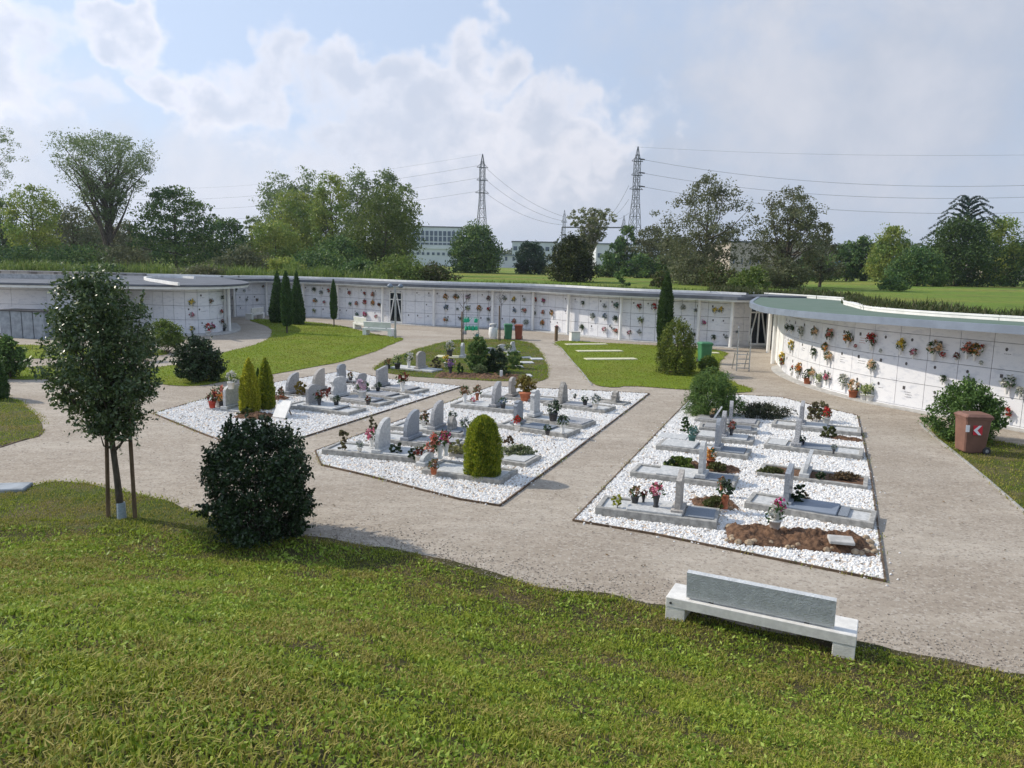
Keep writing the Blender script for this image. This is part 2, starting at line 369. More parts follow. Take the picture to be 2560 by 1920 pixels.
L_bq = leafmat('bouquet_leaf', [(0.03, 0.07, 0.02), (0.07, 0.13, 0.04)], 0.25)

def ground_mat(name, kind):
    m = bpy.data.materials.new(name); m.use_nodes = True; t = NT(m.node_tree)
    tc = t.n('ShaderNodeTexCoord').outputs['Object']
    N = lambda sc, d=5, r=0.6, v=tc, dist=0.0: t.n('ShaderNodeTexNoise', Vector=v, Scale=sc, Detail=d, Roughness=r, Distortion=dist).outputs[0]
    if kind == 'path':
        a = t.ss(N(0.35, 6), 0.36, 0.64); st = t.n('ShaderNodeMapping', Vector=tc, Scale=(1.0, 2.2, 1), Rotation=(0, 0, 0.5)).outputs[0]
        b = t.ss(N(1.6, 8, 0.7, st, 0.6), 0.42, 0.68); c = N(38, 4, 0.75)
        col = t.mix(a, (0.35, 0.303, 0.245), (0.41, 0.365, 0.305))
        col = t.mix(t.m('MULTIPLY', b, 0.75), col, (0.51, 0.45, 0.375))
        w_ = t.ss(N(0.16, 3, 0.5, st, 1.2), 0.40, 0.62)
        col = t.mix(t.m('MULTIPLY', w_, 0.38), col, (0.25, 0.205, 0.16))
        d = t.ss(N(3.0, 7, 0.75), 0.56, 0.72)
        col = t.mix(t.m('MULTIPLY', d, 0.4), col, (0.235, 0.19, 0.15))
        vo = t.n('ShaderNodeTexVoronoi', Vector=tc, Scale=26.0).outputs['Color']
        sp = t.n('ShaderNodeSeparateColor', Color=vo).outputs[0]
        col = t.mix(t.m('MULTIPLY', t.ss(sp, 0.80, 0.92), 0.5), col, (0.50, 0.46, 0.40))
        col = t.mix(t.m('MULTIPLY', t.ss(sp, 0.20, 0.06), 0.5), col, (0.16, 0.13, 0.11))
        col = t.mix(t.m('MULTIPLY', t.ss(c, 0.4, 0.65), 0.35), col, (0.24, 0.20, 0.17))
        h, bs_, dist = t.m('ADD', c, t.m('MULTIPLY', sp, .6)), 0.55, 0.02
    elif kind == 'turf':
        a = t.ss(N(0.9, 5), 0.40, 0.62); c = t.ss(N(22, 5, 0.7), 0.35, 0.65)
        col = t.mix(a, (0.085, 0.085, 0.028), (0.15, 0.115, 0.062))
        col = t.mix(t.m('MULTIPLY', c, .6), col, (0.035, 0.035, 0.015)); h, bs_, dist = c, 0.8, 0.04
    elif kind == 'lawn':
        a = t.ss(N(0.25, 6, 0.65), 0.42, 0.64); c = N(9, 6, 0.75)
        col = t.mix(a, (0.19, 0.26, 0.020), (0.24, 0.27, 0.035))
        col = t.mix(t.ss(c, 0.40, 0.66), t.mix(0.5, col, (0.05, 0.07, 0.012)), col); h, bs_, dist = c, 1.0, 0.06
    elif kind == 'drylawn':
        a = t.ss(N(0.7, 6, 0.65), 0.40, 0.62); c = N(14, 6, 0.75)
        col = t.mix(a, (0.075, 0.11, 0.02), (0.17, 0.135, 0.07))
        col = t.mix(t.ss(c, 0.40, 0.66), t.mix(0.5, col, (0.05, 0.06, 0.02)), col); h, bs_, dist = c, 1.0, 0.05
    elif kind == 'field':
        st = t.n('ShaderNodeMapping', Vector=tc, Scale=(0.5, 1.6, 1)).outputs[0]
        a = t.ss(N(0.035, 6, 0.6, st), 0.42, 0.60); c = N(1.6, 8, 0.8)
        col = t.mix(a, (0.16, 0.25, 0.035), (0.25, 0.265, 0.055))
        col = t.mix(t.ss(N(0.3, 6, 0.7, st), 0.52, 0.7), col, (0.15, 0.145, 0.05))
        col = t.mix(t.m('MULTIPLY', t.ss(c, 0.55, 0.35), 0.7), col, (0.05, 0.09, 0.02)); h, bs_, dist = c, 1.0, 0.25
    elif kind == 'gravelbase':
        c = N(16, 4, 0.7)
        col = t.mix(t.ss(c, 0.45, 0.6), (0.46, 0.35, 0.25), (0.70, 0.68, 0.65)); h, bs_, dist = c, 0.8, 0.03
    elif kind == 'stone':
        g = t.n('ShaderNodeNewGeometry').outputs['Random Per Island']
        col = t.mix(t.ss(g, 0.0, 1.0), (0.70, 0.695, 0.68), (0.82, 0.81, 0.79))
        col = t.mix(t.ss(g, 0.975, 0.985), col, (0.24, 0.20, 0.16)); h, bs_, dist = N(60), 0.15, 0.01
    bs = t.n('ShaderNodeBsdfPrincipled', Base_Color=col, Roughness=0.92); bs.inputs['Specular IOR Level'].default_value = 0.15
    b = t.n('ShaderNodeBump', Strength=bs_, Distance=dist, Height=h)
    t.t.links.new(b.outputs[0], bs.inputs['Normal'])
    t.n('ShaderNodeOutputMaterial', Surface=bs.outputs[0])
    return m
G_path = ground_mat('gravel_path', 'path'); G_turf = ground_mat('turf_soil', 'turf'); G_lawn = ground_mat('lawn_green', 'lawn')
G_dry = ground_mat('dry_lawn', 'drylawn'); G_field = ground_mat('field_grass', 'field'); G_base = ground_mat('gravel_bed_base', 'gravelbase'); G_stone = ground_mat('white_stones', 'stone')

# ---------------------------------------------------------------- terrain
rng = np.random.default_rng(7)
def noise2(x, y, sc, seed=0):
    """cheap smooth value noise"""
    x = np.asarray(x) / sc + seed * 17.13; y = np.asarray(y) / sc + seed * 9.7
    xi, yi = np.floor(x), np.floor(y); fx, fy = x - xi, y - yi
    fx, fy = fx * fx * (3 - 2 * fx), fy * fy * (3 - 2 * fy)
    h = lambda a, b: np.modf(np.abs(np.sin(a * 127.1 + b * 311.7) * 43758.5453))[0]
    return (h(xi, yi) * (1 - fx) + h(xi + 1, yi) * fx) * (1 - fy) + (h(xi, yi + 1) * (1 - fx) + h(xi + 1, yi + 1) * fx) * fy

FOOT = [(-60, 16), (-20, 14.2), (-13, 13.4)] + [tuple(P('0', x, y)[:2]) for x, y in
        ((0, 1306), (330, 1306), (470, 1326), (640, 1352), (740, 1349), (1041, 1396), (1273, 1459), (1388, 1491), (1560, 1506), (1665, 1530),
         (1850, 1580), (2090, 1628), (2351, 1658), (2560, 1714))] + [(8.5, 7.3), (20, 2.5), (60, -12)]
FOOT = np.array(sorted(FOOT)); FZ = 3.9
def foot_y(x): return np.interp(x, FOOT[:, 0], FOOT[:, 1])
def mound_z(x, y):
    t = np.clip((foot_y(x) - 0.75 - y) / 10.15, 0, 1)
    z = 3.15 * (0.5 * t + 0.5 * t * t * (3 - 2 * t))
    return z + np.minimum(1, t * 6) * 0.06 * (noise2(x, y, 1.3, 1) - 0.5) + np.minimum(1, t * 10) * 0.025 * (noise2(x, y, .35, 2) - .5)

def sheet(name, poly, z, m, kind='structure', **k):
    b = MB(); P2 = np.array([[p[0], p[1], z] for p in poly]); b.poly(P2); return b.build(name, m, kind=kind, **k)
def smooth_poly(pts, n=3):
    """Chaikin corner cutting of a closed polygon"""
    p = np.array([q[:2] for q in pts])
    for _ in range(n):
        q = np.roll(p, -1, 0); p = np.stack([p * .75 + q * .25, p * .25 + q * .75], 1).reshape(-1, 2)
    return p
def ragged(p, amp, step=0.35, seed=0):
    """resample and roughen a closed polygon edge"""
    out = []
    q = np.roll(p, -1, 0)
    for a, b in zip(p, q):
        L = np.linalg.norm(b - a); n = max(1, int(L / step))
        for i in range(n): out.append(a + (b - a) * i / n)
    out = np.array(out); d = np.roll(out, -1, 0) - np.roll(out, 1, 0); nn = norm(np.c_[-d[:, 1], d[:, 0]])
    return out + nn * ((noise2(out[:, 0], out[:, 1], .6, seed) - .5) * 2 * amp)[:, None]

def path_surface():
    b = MB(); xs = np.linspace(-75, 45, 3); ys = np.array([-40, 20, 75])
    V = np.array([[x, y, 0] for y in ys for x in xs]); n = 3
    b.add(V, [[j * n + i, j * n + i + 1, (j + 1) * n + i + 1, (j + 1) * n + i] for j in range(2) for i in range(2)])
    b.build('gravel_path', G_path, kind='structure')
path_surface()

def mound():
    b = MB(); nx, ny = 300, 170
    xs = np.linspace(-40, 40, nx); tt = np.linspace(0, 1, ny) ** 1.0
    X = np.repeat(xs[None, :], ny, 0); Y = foot_y(X) + (0.22 + .30 * (noise2(X, X * 0 + 3, .55, 4) - .4) + .15 * (noise2(X, X * 0, .17, 5) - .5)) * (tt[:, None] < .02) - tt[:, None] * 34.0
    Z = mound_z(X, Y); edge = (Y - foot_y(X) > 0)
    Z = np.where(edge, 0.006, Z + 0.012)
    Y = Y + np.where(edge, 0, 0)
    V = np.stack([X, Y, Z], -1).reshape(-1, 3)
    i, j = np.meshgrid(np.arange(nx - 1), np.arange(ny - 1)); a = (j * nx + i).ravel()
    b.add(V, np.stack([a + nx, a + nx + 1, a + 1, a], 1), 0, True)
    b.build('grassy_mound', G_turf, kind='structure')
mound()

LAWN = {}
def lawn(name, pts, z, m, rag=0.05, sm=2):
    p = ragged(smooth_poly(pts, sm), rag, 0.3, len(LAWN)); LAWN[name] = p
    b = MB(); V = np.c_[p, np.full(len(p), z)]
    b.poly(V)
    # earth lip round the turf
    return b.build(name, m, kind='structure')
W = lambda z, l: PP(z, l)
lawn('front_lawn', W('0', [(-700, 1285), (0, 1240), (60, 1222), (128, 1204), (200, 1208), (270, 1221), (400, 1250), (480, 1278), (560, 1306), (640, 1338), (740, 1350), (640, 1372), (470, 1345), (330, 1325), (0, 1325), (-700, 1340)]), 0.014, G_dry, 0.06)
lawn('left_lawn', W('0', [(0, 992), (17, 988), (60, 1012), (92, 1040), (108, 1072), (90, 1095), (0, 1116), (-300, 1180), (-400, 1080), (-200, 1000)]), 0.014, G_dry)
lawn('hedge_lawn', W('1', [(0, 765), (210, 768), (430, 775), (900, 790), (1340, 800), (1480, 830), (1440, 858), (1200, 870), (700, 880), (300, 890), (60, 885), (-500, 880), (-700, 770)]), 0.014, G_lawn)
lawn('rear_lawn', W('2', [(225, 830), (480, 772), (590, 722), (628, 670), (612, 625), (540, 590), (430, 562), (440, 550), (490, 546), (620, 552), (900, 566), (1230, 602), (1420, 660), (1640, 700), (1790, 712), (1650, 765), (1500, 832), (1350, 880), (1200, 920), (900, 975), (620, 1025), (400, 1060), (220, 1085), (-20, 1130), (-300, 1120), (-520, 1075), (-800, 1060), (-1200, 1065), (-1700, 1075), (-1750, 1000), (-1350, 945), (-900, 940), (-400, 980), (-340, 958), (-180, 940), (-50, 905)]), 0.018, G_lawn)
lawn('grave_lawn', W('0', [(925, 920), (992, 890), (1093, 858), (1150, 848), (1240, 849), (1329, 853), (1358, 892), (1382, 958), (1254, 953), (1080, 946), (960, 934)]), 0.014, G_dry, 0.08)
lawn('plaque_lawn', W('3', [(1040, 752), (1110, 735), (1200, 737), (1400, 748), (1590, 757), (1940, 777)]) + W('4', [(360, 990), (700, 1010), (950, 1035), (1150, 1070), (1100, 1130), (1040, 1200), (1060, 1290), (1180, 1390), (1470, 1500), (1200, 1520), (650, 1478), (0, 1435)]) + W('3', [(1600, 1140), (1390, 1122), (1300, 1000), (1200, 890), (1120, 800)]), 0.022, G_lawn, 0.06, 1)
lawn('bin_lawn', W('0', [(2312, 1070), (2383, 1126), (2467, 1195), (2560, 1275), (2750, 1430), (3100, 1400), (2900, 1160), (2560, 1118), (2450, 1096), (2360, 1066)]), 0.014, G_dry, 0.05)

def kerb_line(name, pts, label, w=0.05, h=0.035, m=None):
    p = np.array([q[:2] for q in pts]); b = MB()
    for a, c in zip(p[:-1], p[1:]):
        d = c - a; L = np.linalg.norm(d); mid = (a + c) / 2
        b.box((mid[0], mid[1], h / 2), (L - 0.004, w, h), math.atan2(d[1], d[0]))
    o = b.build(name, m or M_kerbst); tagset(o, label, 'kerb'); return o
kerb_line('lawn_kerb', W('0', [(2300, 1060), (2312, 1073), (2383, 1130), (2467, 1199), (2560, 1280), (2700, 1405)]), 'thin pale kerb bending round the lawn with the brown bin')
kerb_line('lawn_kerb', W('3', [(1040, 745), (1120, 800), (1200, 900), (1290, 1000), (1380, 1118)]), 'thin kerb curving beside the narrow path left of the flat pale slabs')
kerb_line('lawn_kerb', W('1', [(380, 1500), (330, 1560), (200, 1590), (0, 1655)]), 'low brown kerb at the edge of the lawn by the left border', h=0.02, m=M_edging)

BACK = [(-150, 75), (-80, 66), (-42, 64.2), (-34, 64.2), (-28, 66.0), (-20, 66.2)]   # rear edge of the sunken cemetery, filled in below
FIELD_Z = 2.9

# ---------------------------------------------------------------- buildings
def normals(p):
    p = np.asarray(p, float)[:, :2]; d = np.gradient(p, axis=0); d = norm(d)
    seg = norm(np.diff(p, axis=0)); out = []
    for i in range(len(p)):
        a = seg[max(0, i - 1)]; c = seg[min(len(seg) - 1, i)]
        n = norm(np.array([-(a + c)[1], (a + c)[0]])); k = max(0.6, float(np.dot(n, [-a[1], a[0]])))
        out.append(n / k)
    return np.array(out)
def offset(p, d): p = np.asarray(p, float)[:, :2]; return p + normals(p) * d
def curve(p, n=8):
    """Catmull-Rom through plan points"""
    p = np.asarray([q[:2] for q in p], float); P_ = np.vstack([2 * p[0] - p[1], p, 2 * p[-1] - p[-2]]); out = []
    for i in range(1, len(P_) - 2):
        for t in np.linspace(0, 1, n, endpoint=False):
            a, b, c, d = P_[i - 1], P_[i], P_[i + 1], P_[i + 2]
            out.append(0.5 * ((2 * b) + (-a + c) * t + (2 * a - 5 * b + 4 * c - d) * t * t + (-a + 3 * b - 3 * c + d) * t ** 3))
    out.append(p[-1]); return np.array(out)
def sweep(mb, line, prof, m=0, caps=True, zoff=None):
    """prof: (offset towards the back, z) closed loop swept along the plan line"""
    N = normals(line); line = np.asarray(line)[:, :2]; k = len(prof); V = []
    for i, (p, n) in enumerate(zip(line, N)):
        dz = zoff[i] if zoff is not None else 0
        for o, z in prof: V.append([p[0] + n[0] * o, p[1] + n[1] * o, z + dz])
    F = [[i * k + j, (i + 1) * k + j, (i + 1) * k + (j + 1) % k, i * k + (j + 1) % k] for i in range(len(line) - 1) for j in range(k)]
    mb.add(V, F, m)
    if caps:
        mb.add(V[:k], [list(range(k))], m); mb.add(V[-k:], [list(range(k))[::-1]], m)
def resample(line, step):
    line = np.asarray(line, float)[:, :2]; s = np.r_[0, np.cumsum(np.linalg.norm(np.diff(line, axis=0), axis=1))]
    n = int(s[-1] // step); t = np.arange(n + 1) * step
    return np.c_[np.interp(t, s, line[:, 0]), np.interp(t, s, line[:, 1])]

def niche_wall(root, line, z0, rowh, rows, pw, top, bo=.07, blank=(), zf=None, photos=0, seed=0, skipfn=None):
    """backing wall + marble niche fronts in rows, each front separate by an open joint"""
    r = np.random.default_rng(seed); b = MB()
    sweep(b, line, [(bo, 0), (bo + .19, 0), (bo + .19, top), (bo, top)])
    b.build('wall', M_joint, root)
    pts = resample(line, pw); sl = MB(); g = 0.011 if pw < 1 else 0.008; ph = []
    pans = []
    for i, (a, c) in enumerate(zip(pts[:-1], pts[1:])):
        d = norm(c - a); n = np.array([-d[1], d[0]]); mid = (a + c) / 2
        zz = [z0 + k * rowh for k in range(rows + 1)] + [top]
        zz[0] = z0
        for k in range(len(zz) - 1):
            if zz[k + 1] - zz[k] < 0.08: continue
            zc = (zz[k] + zz[k + 1]) / 2; hh = zz[k + 1] - zz[k] - 2 * g
            q = mid - n * 0.012
            sl.box((q[0], q[1], zc), (pw - 2 * g, 0.028, hh), math.atan2(d[1], d[0]))
            if k < rows: pans.append((q - n * 0.016, d, n, zc))
        # plinth
        q = mid - n * 0.02
        sl.box((q[0], q[1], z0 / 2), (pw - 0.006, 0.05, z0 - 0.008), math.atan2(d[1], d[0]))
    sl.build('niche_slabs', M_slab, root)
    pans = [p for p in pans if (skipfn is None or not skipfn(p[0]))]
    r.shuffle(pans)
    for (q, d, n, zc) in pans[:photos]:
        ang = math.atan2(d[1], d[0])
        b = MB(); dx = r.uniform(-0.26, -0.05); w, h = 0.085, 0.115
        e = q + d * dx; k = 10
        prof = [(math.cos(a) * w / 2, math.sin(a) * h / 2) for a in np.arange(k) * 2 * math.pi / k] if r.random() < .6 else [(-w / 2, -h / 2), (w / 2, -h / 2), (w / 2, h / 2), (-w / 2, h / 2)]
        b.slab(prof, (e[0], e[1], zc + 0.22), (d[0], d[1], 0), (0, 0, 1), 0.02)
        b.build('portrait', M_photo, root)
    for (q, d, n, zc) in pans[:photos]:
        if r.random() < 0.35: continue
        b = MB(); x0 = r.uniform(-0.12, 0.05); red = r.random() < 0.06
        for ln in range(r.integers(1, 4)):
            x = -0.3 + x0 * .3 + r.uniform(0, .08); zl = zc + 0.08 - ln * 0.085; L = r.uniform(.16, .34)
            xe = x + L
            while x < xe:
                wl = r.uniform(0.02, 0.055); hh = r.uniform(0.010, 0.020)
                e = q + d * (x + wl / 2) + d * 0.1
                b.box((e[0], e[1], zl), (wl, 0.008, hh), math.atan2(d[1], d[0])); x += wl + 0.014
        b.build('inscription', M_redink if red else M_ink, root)
    return pans

# ---- long curved wall
colpx = [('2', 300, 528), ('2', 580, 515), ('2', 895, 530), ('2', 1190, 545), ('2', 1577, 580), ('3', 15, 607), ('3', 520, 625), ('3', 868, 643), ('3', 1172, 680), ('3', 1622, 727), ('4', 810, 985), ('4', 1172, 1012)]
colpts = [P(*c)[:2] for c in colpx]
MAINL = curve([(-33.0, 60.6), (-27.5, 61.3)] + colpts, 6)
MAINW = np.vstack([offset(MAINL, 0.32)[:-1], [[13.05, 45.95], [14.2, 46.5], [16.8, 47.1]]])
def main_wall():
    root = thing('curved_columbarium', 'long curved white columbarium with slim columns and grey roof across the back', 'columbarium', (0, 55, 0))
    root.location = (0, 0, 0)
    door1 = P('2', 1828, 572); door2 = P('4', 1500, 992)
    niche_wall(root, MAINW, 0.06, 0.835, 3, 0.80, 2.72, bo=.16, photos=98, seed=3, skipfn=lambda p: np.linalg.norm(p - door1[:2]) < 1.9 or p[0] > 13.4 or p[0] < -30)
    rl = np.vstack([MAINL[:-1], [[13.0, 45.3], [14.6, 46.0], [16.5, 46.6]]])
    b = MB(); sweep(b, rl, [(-0.62, 2.74), (3.1, 2.74), (3.1, 2.93), (-0.62, 2.93)]); b.build('roof_slab', M_white, root)
    b = MB(); sweep(b, rl, [(-0.68, 2.83), (-0.61, 2.83), (-0.61, 2.985), (3.0, 3.0), (3.0, 3.03), (-0.68, 3.02)]); b.build('roof_covering', M_roofgrey, root)
    b = MB(); sweep(b, rl, [(2.8, 3.032), (3.16, 3.032), (3.16, 3.17), (2.8, 3.17)]); pr = b.build('parapet', M_white, root)
    for p in colpts:
        b = MB(); b.lathe([(0.105, 0.0), (0.10, 0.02), (0.10, 2.74)], (p[0], p[1], 0), 14); b.build('column', M_white, root)
    # strip of paving at the foot
    b = MB(); sweep(b, rl, [(-0.35, 0.0), (0.33, 0.0), (0.33, 0.035), (-0.35, 0.035)]); b.build('paving_strip', M_concrete, root)
    def door(c, d, w, h, zb=0.06):
        d = norm(d); n = np.array([d[1], -d[0]])      # towards the camera
        if n[1] > 0: n = -n
        o = np.array([c[0], c[1]]) + n * 0.05; A = (d[0], d[1], 0); Z = (0, 0, 1)
        b = MB(); t = 0.075
        for pr_ in ([(-w / 2, 0), (w / 2, 0), (w / 2, .13), (-w / 2, .13)], [(-w / 2, h - t), (w / 2, h - t), (w / 2, h), (-w / 2, h)],
                    [(-w / 2, .13), (-w / 2 + t, .13), (-w / 2 + t, h - t), (-w / 2, h - t)], [(w / 2 - t, .13), (w / 2, .13), (w / 2, h - t), (w / 2 - t, h - t)],
                    [(-.045, .13), (.045, .13), (.045, h - t), (-.045, h - t)], [(-w / 2 + t, h * .745), (-.045, h * .745), (-.045, h * .775), (-w / 2 + t, h * .775)], [(.045, h * .745), (w / 2 - t, h * .745), (w / 2 - t, h * .775), (.045, h * .775)]):
            b.slab(pr_, (o[0], o[1], zb), A, Z, 0.07)
        for sgn in (-1, 1):
            b.slab([(sgn * .03, h - t - .02), (sgn * .11, h - t - .02), (sgn * (w / 2 - t), .45), (sgn * (w / 2 - t), .16)][::sgn], (o[0] + n[0] * .01, o[1] + n[1] * .01, zb), A, Z, 0.075)
        dr = b.build('glass_door', M_white, root)
        b = MB(); b.slab([(-w / 2 + t, .13), (w / 2 - t, .13), (w / 2 - t, h - t), (-w / 2 + t, h - t)], (o[0] - n[0] * .012, o[1] - n[1] * .012, zb), A, Z, 0.012)
        b.build('glass_pane', M_glass, dr)
    i = int(np.argmin(np.linalg.norm(MAINW - door1[:2], axis=1))); dd = MAINW[min(i + 1, len(MAINW) - 1)] - MAINW[i - 1]
    n = norm(np.array([-dd[1], dd[0]]))
    c1 = MAINW[i] + dd * 0; tpar = np.dot(door1[:2] - MAINW[i], norm(dd)); c1 = MAINW[i] + norm(dd) * tpar
    door(c1, dd, 1.16, 2.3)
    door((14.82, 46.55), (1.3, 0.15), 1.15, 2.62)
main_wall()
BACKM = offset(np.vstack([MAINL[:-1], [[13.0, 45.3], [14.6, 46.0]]]), 3.2)

# ---- wing on the right
def RZ(px): return float(np.interp(px, [1890, 2150, 2560], [2.96, 3.03, 3.16]))
def roofpt(z, X, Y, dz=0.0):
    ox, oy, s = ZB[z]; return P(z, X, Y, RZ(ox + X / s) + dz)
wingw = [(14.0, 37.4), (13.0, 36.6)] + [p[:2] for p in PP('5', [(215, 782), (350, 850), (560, 922), (750, 974), (950, 1022), (1340, 1096), (1750, 1170), (2100, 1234)])] + [(17.1, 20.7), (19.0, 17.2), (21, 13.5)]
WINGW = curve(wingw, 5)
def wing():
    root = thing('curved_wing', 'curved columbarium wing with green flat roof and many bouquets, on the right', 'columbarium', (0, 0, 0))
    zt = 2.74
    niche_wall(root, WINGW, 0.07, 0.84, 3, 1.04, 2.98, photos=60, seed=5, skipfn=lambda p: p[1] > 35.5 or p[1] < 21)
    edge = [(14.2, 44.9), (12.9, 41.5), (11.6, 37.8), (10.95, 34.6), (10.8, 32.4), (10.95, 30.1), (11.4, 28.1), (12.2, 26.2), (13.15, 24.4), (14.35, 22.2), (15.8, 19.7), (17.8, 16.1), (19.8, 12.4)]
    edge = curve(edge, 5)
    back = curve([(15.3, 47.6), (16.9, 44.8), (17.9, 42.2), (17.8, 40.4), (16.3, 38.2), (15.6, 35.6), (14.9, 32.6), (14.75, 30.4), (15.1, 28.0), (15.9, 26.2), (17.0, 24.3), (18.6, 21.6), (20.6, 18.0), (23, 13.5)], 5)
    ringp = np.vstack([edge, back[::-1]])
    z1 = 3.03
    def rise(b):      # the roof climbs gently towards the near end
        for V in b.V: V[:, 2] += 0.20 * np.clip((33 - V[:, 1]) / 12, 0, 1) * (V[:, 2] > 2.5)
        return b
    def frac(l, n=70):
        q = np.r_[0, np.cumsum(np.linalg.norm(np.diff(l, axis=0), axis=1))]; t = np.linspace(0, q[-1], n); return np.c_[np.interp(t, q, l[:, 0]), np.interp(t, q, l[:, 1])]
    def deck(e, k, z0, zt, m, nm):
        e, k = frac(e), frac(k); n = len(e); b = MB(); V = np.vstack([np.c_[e, np.full(n, zt)], np.c_[k, np.full(n, zt)], np.c_[e, np.full(n, z0)], np.c_[k, np.full(n, z0)]])
        F = [[i, i + 1, n + i + 1, n + i] for i in range(n - 1)] + [[2 * n + i, 3 * n + i, 3 * n + i + 1, 2 * n + i + 1] for i in range(n - 1)] + [[i, 2 * n + i, 2 * n + i + 1, i + 1] for i in range(n - 1)] + [[n + i, n + i + 1, 3 * n + i + 1, 3 * n + i] for i in range(n - 1)] + [[0, n, 3 * n, 2 * n]]
        b.add(V, F); rise(b).build(nm, m, root)
    deck(edge, back, 2.84, z1 - .04, M_white, 'roof_slab')
    deck(offset(edge, .12), offset(back, -.02), z1 - .03, z1 + .01, M_greenroof, 'roof_covering')
    b = MB(); sweep(b, edge, [(-0.05, 2.82), (0.02, 2.82), (0.1, z1 - .02), (0.12, z1 + .03), (-0.05, z1 + .03)]); rise(b).build('fascia', M_fascia, root)
    b = MB(); sweep(b, back, [(0.0, 2.7), (0.30, 2.7), (0.30, z1 + .18), (-0.02, z1 + .18), (-0.02, z1 + .12), (0.0, z1 + .12)]); rise(b).build('parapet', M_white, root)
    b = MB(); b.add([(13.3, 45.2, z1 + .0), (14.6, 44.4, z1), (16.9, 44.6, z1), (15.4, 47.3, z1), (13.3, 45.2, z1 + .1), (14.6, 44.4, z1 + .1), (16.9, 44.6, z1 + .1), (15.4, 47.3, z1 + .1)], [[4, 5, 6, 7], [0, 1, 5, 4], [1, 2, 6, 5]])
    b.build('roof_upstand', M_roofgrey, root)
    for c in (('4', 1590, 1068, 0), ('4', 1642, 1190, 0), ('4', 1690, 1150, 0)):
        p = P(*c); b = MB(); b.lathe([(0.10, 0), (0.10, 2.78)], p, 14); b.build('column', M_white, root)
    # rounded white end wall
    e = curve([(15.9, 44.6), (14.5, 42.0), (13.6, 39.3), (13.05, 37.2), (12.85, 36.3)], 4)
    b = MB(); sweep(b, e, [(-0.05, 0), (0.2, 0), (0.2, 2.78), (-0.05, 2.78)]); b.build('end_wall', M_white, root)
    b = MB(); sweep(b, WINGW, [(-0.5, 0.0), (0.05, 0.0), (0.05, 0.03), (-0.5, 0.03)]); b.build('paving_strip', M_concrete, root)
    b = MB(); p = P('4', 1710, 1150); b.tube([(p[0] + .05, p[1], 0), (p[0] + .05, p[1], 2.76)], .035, 8); b.build('drainpipe', M_white, root)
    return back
WBACK = wing()
BACK = BACK + [tuple(q) for q in BACKM if q[0] > -20] + [tuple(q) for q in offset(WBACK, .3) if q[1] < 47.0] + [(28, 8), (45, -20)]

def field():
    b = MB(); B = np.array(BACK); R = np.linalg.norm(B, axis=1)
    Ds = [0.0, .6, 2, 5, 9, 14, 20, 28, 38, 50, 65, 85, 110, 150, 220, 350, 600, 1200, 3500]; V = []
    for k, d in enumerate(Ds):
        q = B * ((R + d) / R)[:, None]
        amp = min(1, d / 10) * 0.25
        z = FIELD_Z + amp * (noise2(q[:, 0], q[:, 1], 14, 3) - .5)
        V.append(np.c_[q, z])
    V.append(np.c_[B, np.zeros(len(B))]); V = [V[-1]] + V[:-1]
    n = len(B); V = np.vstack(V)
    F = [[k * n + i, k * n + i + 1, (k + 1) * n + i + 1, (k + 1) * n + i] for k in range(len(Ds)) for i in range(n - 1)]
    b.add(V, F, 0, False); b.build('field', G_field, kind='structure')
field()

# ---- round building on the left
DR = curve([(-29.5, 50.6), (-27.2, 48.9), (-24.6, 47.6), (-22.0, 46.75), (-20.3, 46.35), (-19.2, 46.35), (-18.5, 47.0), (-18.35, 48.2), (-18.6, 49.6), (-19.4, 51.8), (-20.6, 54.5)], 5)
def drum():
    root = thing('round_columbarium', 'low round white columbarium with overhanging grey flat roof and ring parapet on the left', 'columbarium')
    niche_wall(root, DR, 0.06, 0.835, 3, .72, 2.74, bo=.14, photos=22, seed=9, skipfn=lambda p: p[0] < -22.5)
    roof = curve([(-31.5, 43.6), (-28.0, 43.4), (-25.2, 43.9), (-22.6, 44.6), (-20.6, 44.9), (-19.0, 45.5), (-17.9, 46.7), (-17.4, 48.6), (-17.7, 51.5), (-19.2, 55.0), (-21.5, 58.6), (-24.5, 62.2), (-28.0, 64.0), (-31.5, 63.0), (-34, 58), (-34, 48)], 4)
    b = MB(); b.prism(roof, 2.76, 2.9); b.build('roof_slab', M_white, root)
    b = MB(); b.prism(roof + norm(roof - roof.mean(0)) * .05, 2.902, 3.02); b.build('roof_covering', M_roofgrey, root)
    pr = curve([P('1', x, y, 3.15)[:2] for x, y in ((1545, 236), (1470, 228), (1390, 215), (1290, 200), (1250, 188), (1290, 180), (1400, 175), (1560, 176), (1680, 182))], 5)
    b = MB(); sweep(b, pr, [(-.06, 3.022), (.06, 3.022), (.06, 3.20), (-.06, 3.20)]); b.build('parapet', M_white, root)
    for z, x, y in (('1', 1985, 655), ('1', 1950, 652), ('1', 1285, 655)):
        p = P(z, x, y); bb = MB(); bb.lathe([(0.10, 0), (0.10, 2.77)], p, 14); bb.build('column', M_white, root)
    b = MB(); sweep(b, DR, [(-0.9, 0.0), (0.05, 0.0), (0.05, 0.05), (-0.9, 0.05)]); b.build('paving_strip', M_concrete, root)
drum()
